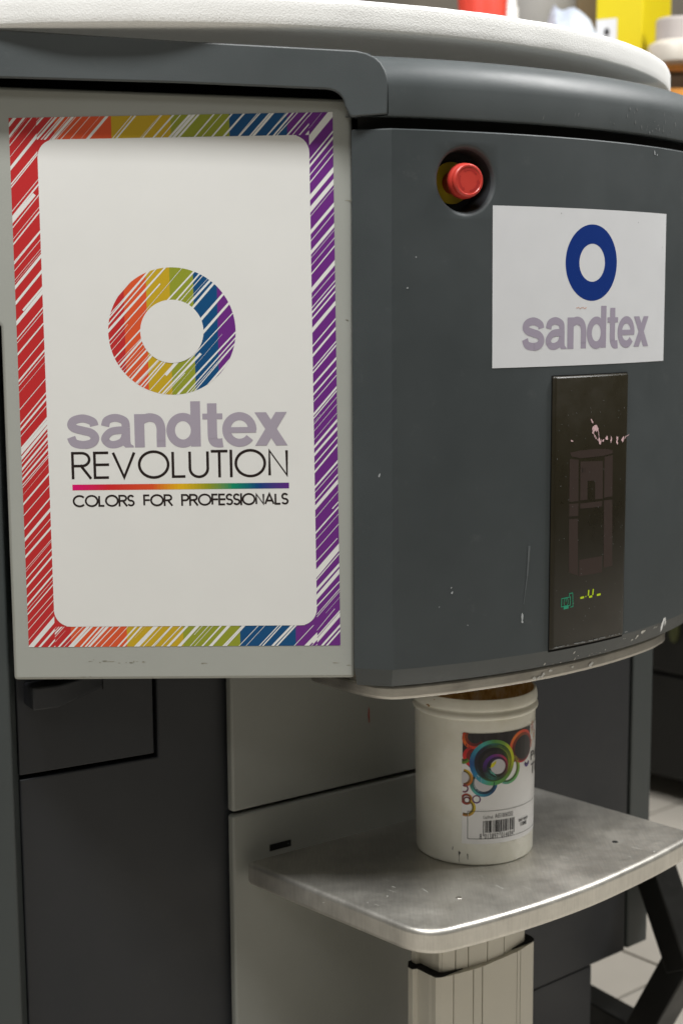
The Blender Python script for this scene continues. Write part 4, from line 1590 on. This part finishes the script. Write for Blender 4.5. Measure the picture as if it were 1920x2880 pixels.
put('board', box_me('board', (.9, 3.3, zs2 - .006), (1.9, .56, .012)), M['cardboard'], sh)
put('beam', box_me('beam', (.9, 3.002, zs2 - .006), (1.9, .02, .018)), M['orange'], sh, bevel=.002)
for x in (-.05, 1.85):
    put('upright', box_me('upright', (x, 3.02, 1.15), (.05, .05, 2.3)), M['column_dark'], sh)

yb_c = Vector((xs_(1812), 2.98, 0))
ta_ = math.radians(152)
e1, e2 = Vector((math.cos(ta_), math.sin(ta_), 0)), Vector((math.cos(math.radians(62)), math.sin(math.radians(62)), 0))
M['yellow_card'] = plastic('yellow_card', (.62, .50, .0), .5, .4, .03)
q1 = yb_c + Vector((0, .045, 0))
plan = [q1, q1 + e2 * .20, q1 + e2 * .20 + e1 * .095, q1 + e1 * .095]
ybox = empty('yellow_box', (q1.x, q1.y, zsh), 'tall yellow cardboard box with a small white label on the shelf', 'box')
put('carton', prism('carton', [(p.x, p.y) for p in plan], zsh, zsh + .30), M['yellow_card'], ybox, bevel=.002)
en = Vector((math.sin(math.radians(-28)), -math.cos(math.radians(-28)), 0))
lf = [q1 + e1 * a + en * .0008 + Vector((0, 0, z)) for a, z in ((.094, zz_(104)), (.052, zz_(104)), (.052, zz_(38)), (.094, zz_(38)))]
yl = put('box_label', open_mesh('box_label', lf, [[0, 1, 2, 3]]), M['sticker2'], ybox, smooth=False)
lp = Print()
for k, (a, z, w, h) in enumerate(((.073, zz_(74), .006, .006), (.070, zz_(80), .004, .003), (.078, zz_(92), .010, .002))):
    lp.poly(blob(None, a, z, w, h, 5 + k, 12, .4), srgb(60, 60, 60))
lp.build('label_mark', lambda a, z: q1 + e1 * a + en * .0014 + Vector((0, 0, z)), yl)

gb_x = xs_(1912, 2.96)
bott = empty('grey_bottle', (gb_x, 2.99, zsh), 'pale translucent bottle with wide grey cap beside the yellow box', 'bottle')
M['cap'] = plastic('grey_cap', (.42, .38, .36), .5, .4, .03)
M['milky'] = plastic('milky_plastic', (.52, .48, .42), .35, .5, .05)
zcap0, zcap1 = zz_(122, 2.99), zz_(56, 2.99)
put('bottle_body', lathe('bottle_body', [(.0001, zsh), (.055, zsh), (.056, zsh + .004), (.056, zcap0 - .010), (.053, zcap0 - .004), (.042, zcap0 + .002)], (gb_x, 2.99, 0), 40), M['milky'], bott)
put('cap', lathe('cap', [(.030, zcap0), (.041, zcap0 + .001), (.041, zcap1 - .004), (.038, zcap1), (.0001, zcap1)], (gb_x, 2.99, 0), 40), M['cap'], bott)

# red ribbed tub with a white rim strip
rx = xs_(1362, 3.05)
tub = empty('red_tub', (rx, 3.1, zsh), 'red ribbed plastic tub seen over the edge of the foam', 'tub')
V, Fc = [], []
M['red_tub'] = plastic('red_tub_plastic', (.72, .07, .045), .4, .5, .03)
nseg = 96
for z, f in ((zsh, .92), (zsh + .16, 1.04)):
    for k in range(nseg):
        a = 2 * math.pi * k / nseg
        r = .046 * f * (1 + .06 * math.cos(14 * a + z * 60))
        V.append((rx + r * math.cos(a), 3.1 + r * math.sin(a), z))
Fc = [[k, (k + 1) % nseg, nseg + (k + 1) % nseg, nseg + k] for k in range(nseg)] + [list(range(nseg))[::-1], list(range(nseg, 2 * nseg))]
put('tub_wall', mesh('tub_wall', V, Fc), M['red_tub'], tub)
wx = xs_(1437, 3.05)
M['white_p'] = plastic('white_plastic', (.72, .71, .69), .4, .4, .03)
wj = put('white_jar', lathe('white_jar', [(.0001, zsh), (.020, zsh), (.0215, zsh + .002), (.0215, zsh + .13), (.018, zsh + .136), (.018, zsh + .155), (.0001, zsh + .155)], (wx, 3.12, 0), 32), M['white_p'])
tag(wj, 'slim white jar right beside the red tub', 'jar')
wx = xs_(1262, 3.05)
pj = put('pale_jar', lathe('pale_jar', [(.0001, zsh), (.033, zsh), (.035, zsh + .003), (.035, zsh + .095), (.028, zsh + .106), (.028, zsh + .125), (.0001, zsh + .125)], (wx, 3.14, 0), 32), plastic('cream_plastic', (.55, .53, .47), .4, .4, .03))
tag(pj, 'cream jar to the left of the red tub', 'jar')
dx = xs_(1545, 3.3)
M['drum'] = plastic('pale_grey_drum', (.36, .35, .33), .5, .4, .05)
dr = put('grey_drum', lathe('grey_drum', [(.0001, zsh), (.105, zsh), (.108, zsh + .004), (.110, zsh + .10), (.113, zsh + .104), (.110, zsh + .108), (.112, zsh + .24), (.0001, zsh + .24)], (dx, 3.37, 0), 48), M['drum'])
tag(dr, 'pale grey plastic drum behind the crumpled bag', 'drum')
# crumpled bluish bag
bm = bmesh.new()
bmesh.ops.create_icosphere(bm, subdivisions=4, radius=1)
rnd = random.Random(6)
dirs = [Vector((rnd.gauss(0, 1), rnd.gauss(0, 1), rnd.gauss(0, 1))).normalized() for _ in range(26)]
bx_, bz_ = xs_(1605, 3.05), zz_(72, 3.05)
for v in bm.verts:
    d = v.co.normalized()
    f = 1 + .10 * max(abs(d.dot(q)) ** 6 * (1 if i % 2 else -1) for i, q in enumerate(dirs)) - .12 * max(d.dot(q) ** 16 for q in dirs[:13])
    x, z = d.x * .056 * f, d.z * (.5 if d.z < 0 else 1) * f
    peak = .30 * math.exp(-((d.x + .62) / .16) ** 2) * max(d.z, 0)
    v.co = Vector((bx_ + x, 3.06 + d.y * .05 * f, zsh + (bz_ + .030 - zsh) * (z * .5 + .25) / .75 * (1 + peak)))
zmin = min(v.co.z for v in bm.verts)
for v in bm.verts:
    v.co.z += zsh - zmin
me = bpy.data.meshes.new('plastic_bag')
bm.to_mesh(me)
bm.free()
bag = put('plastic_bag', me, plastic('bluish_film', (.40, .44, .52), .35, .5, .06, 30))
tag(bag, 'crumpled bluish white plastic bag on the shelf left of the yellow box', 'bag')
cx_ = xs_(1676, 3.25)
cbx = put('brown_carton', box_me('brown_carton', (cx_, 3.30, zsh + .11), (.09, .1, .22), .1), M['cardboard'], None, bevel=.002)
tag(cbx, 'plain brown carton between plastic bag and yellow box', 'box')

bg = put('beige_carton', box_me('beige_carton', (xs_(1930, 3.05), 3.10, (zs2 + zsh - .012) / 2), (.16, .12, zsh - zs2 - .0145)), plastic('beige_card', (.36, .32, .26), .7, .3, .06, 20), None, bevel=.002)
tag(bg, 'beige carton between the two orange shelf beams', 'box')

# fine scratches and paint specks on the steel shelf
SX = Print()
rnd = random.Random(18)
for k in range(26):
    x, y = rnd.uniform(.0, .36), 0
    y = 1.50 + x * .45 + rnd.uniform(-.05, .16)
    a = math.radians(-48 + rnd.gauss(0, 9))
    L = rnd.uniform(.004, .016)
    ribbon(SX, [(x, y), (x + L * math.cos(a), y + L * math.sin(a))], rnd.uniform(.00025, .0006), (0, 0, 0))
for k in range(30):
    x = rnd.uniform(-.04, .36)
    y = 1.50 + x * .5 + rnd.uniform(-.04, .16)
    SX.poly(blob(None, x, y, rnd.uniform(.0003, .0010), rnd.uniform(.0003, .0010), 1500 + k, 7, .4), (0, 0, 0))
o = SX.build('scratches', lambda u, v: Vector((u, v, ZS + .0002)), shelf, plastic('pale_scratch', (.62, .62, .58), .4, .5, .2, 300), False)
tag(o, kind='stuff')

# scuffs on the light cover panel
PS = Print()
rnd = random.Random(41)
for (px, py, n, sp) in ((300, 1862, 9, 34), (395, 1862, 6, 18), (563, 1864, 2, 6), (240, 1908, 3, 10), (985, 560, 3, 5), (975, 900, 3, 6), (955, 1865, 2, 10)):
    for k in range(n):
        q = at_y(px + rnd.gauss(0, sp), py + rnd.gauss(0, 2.5), YP)
        PS.poly(blob(None, q.x, q.z, rnd.uniform(.0006, .0038), rnd.uniform(.0002, .0005), 2000 + k + px, 8, .5), (0, 0, 0))
for k in range(7):
    q = at_y(rnd.uniform(150, 850), rnd.uniform(480, 1700), YP)
o = PS.build('scuffs', lambda u, v: Vector((u, YP - .00012, v)), mach, plastic('brown_scuff', (.27, .26, .21), .6, .3, .2, 200), False)
tag(o, kind='stuff')
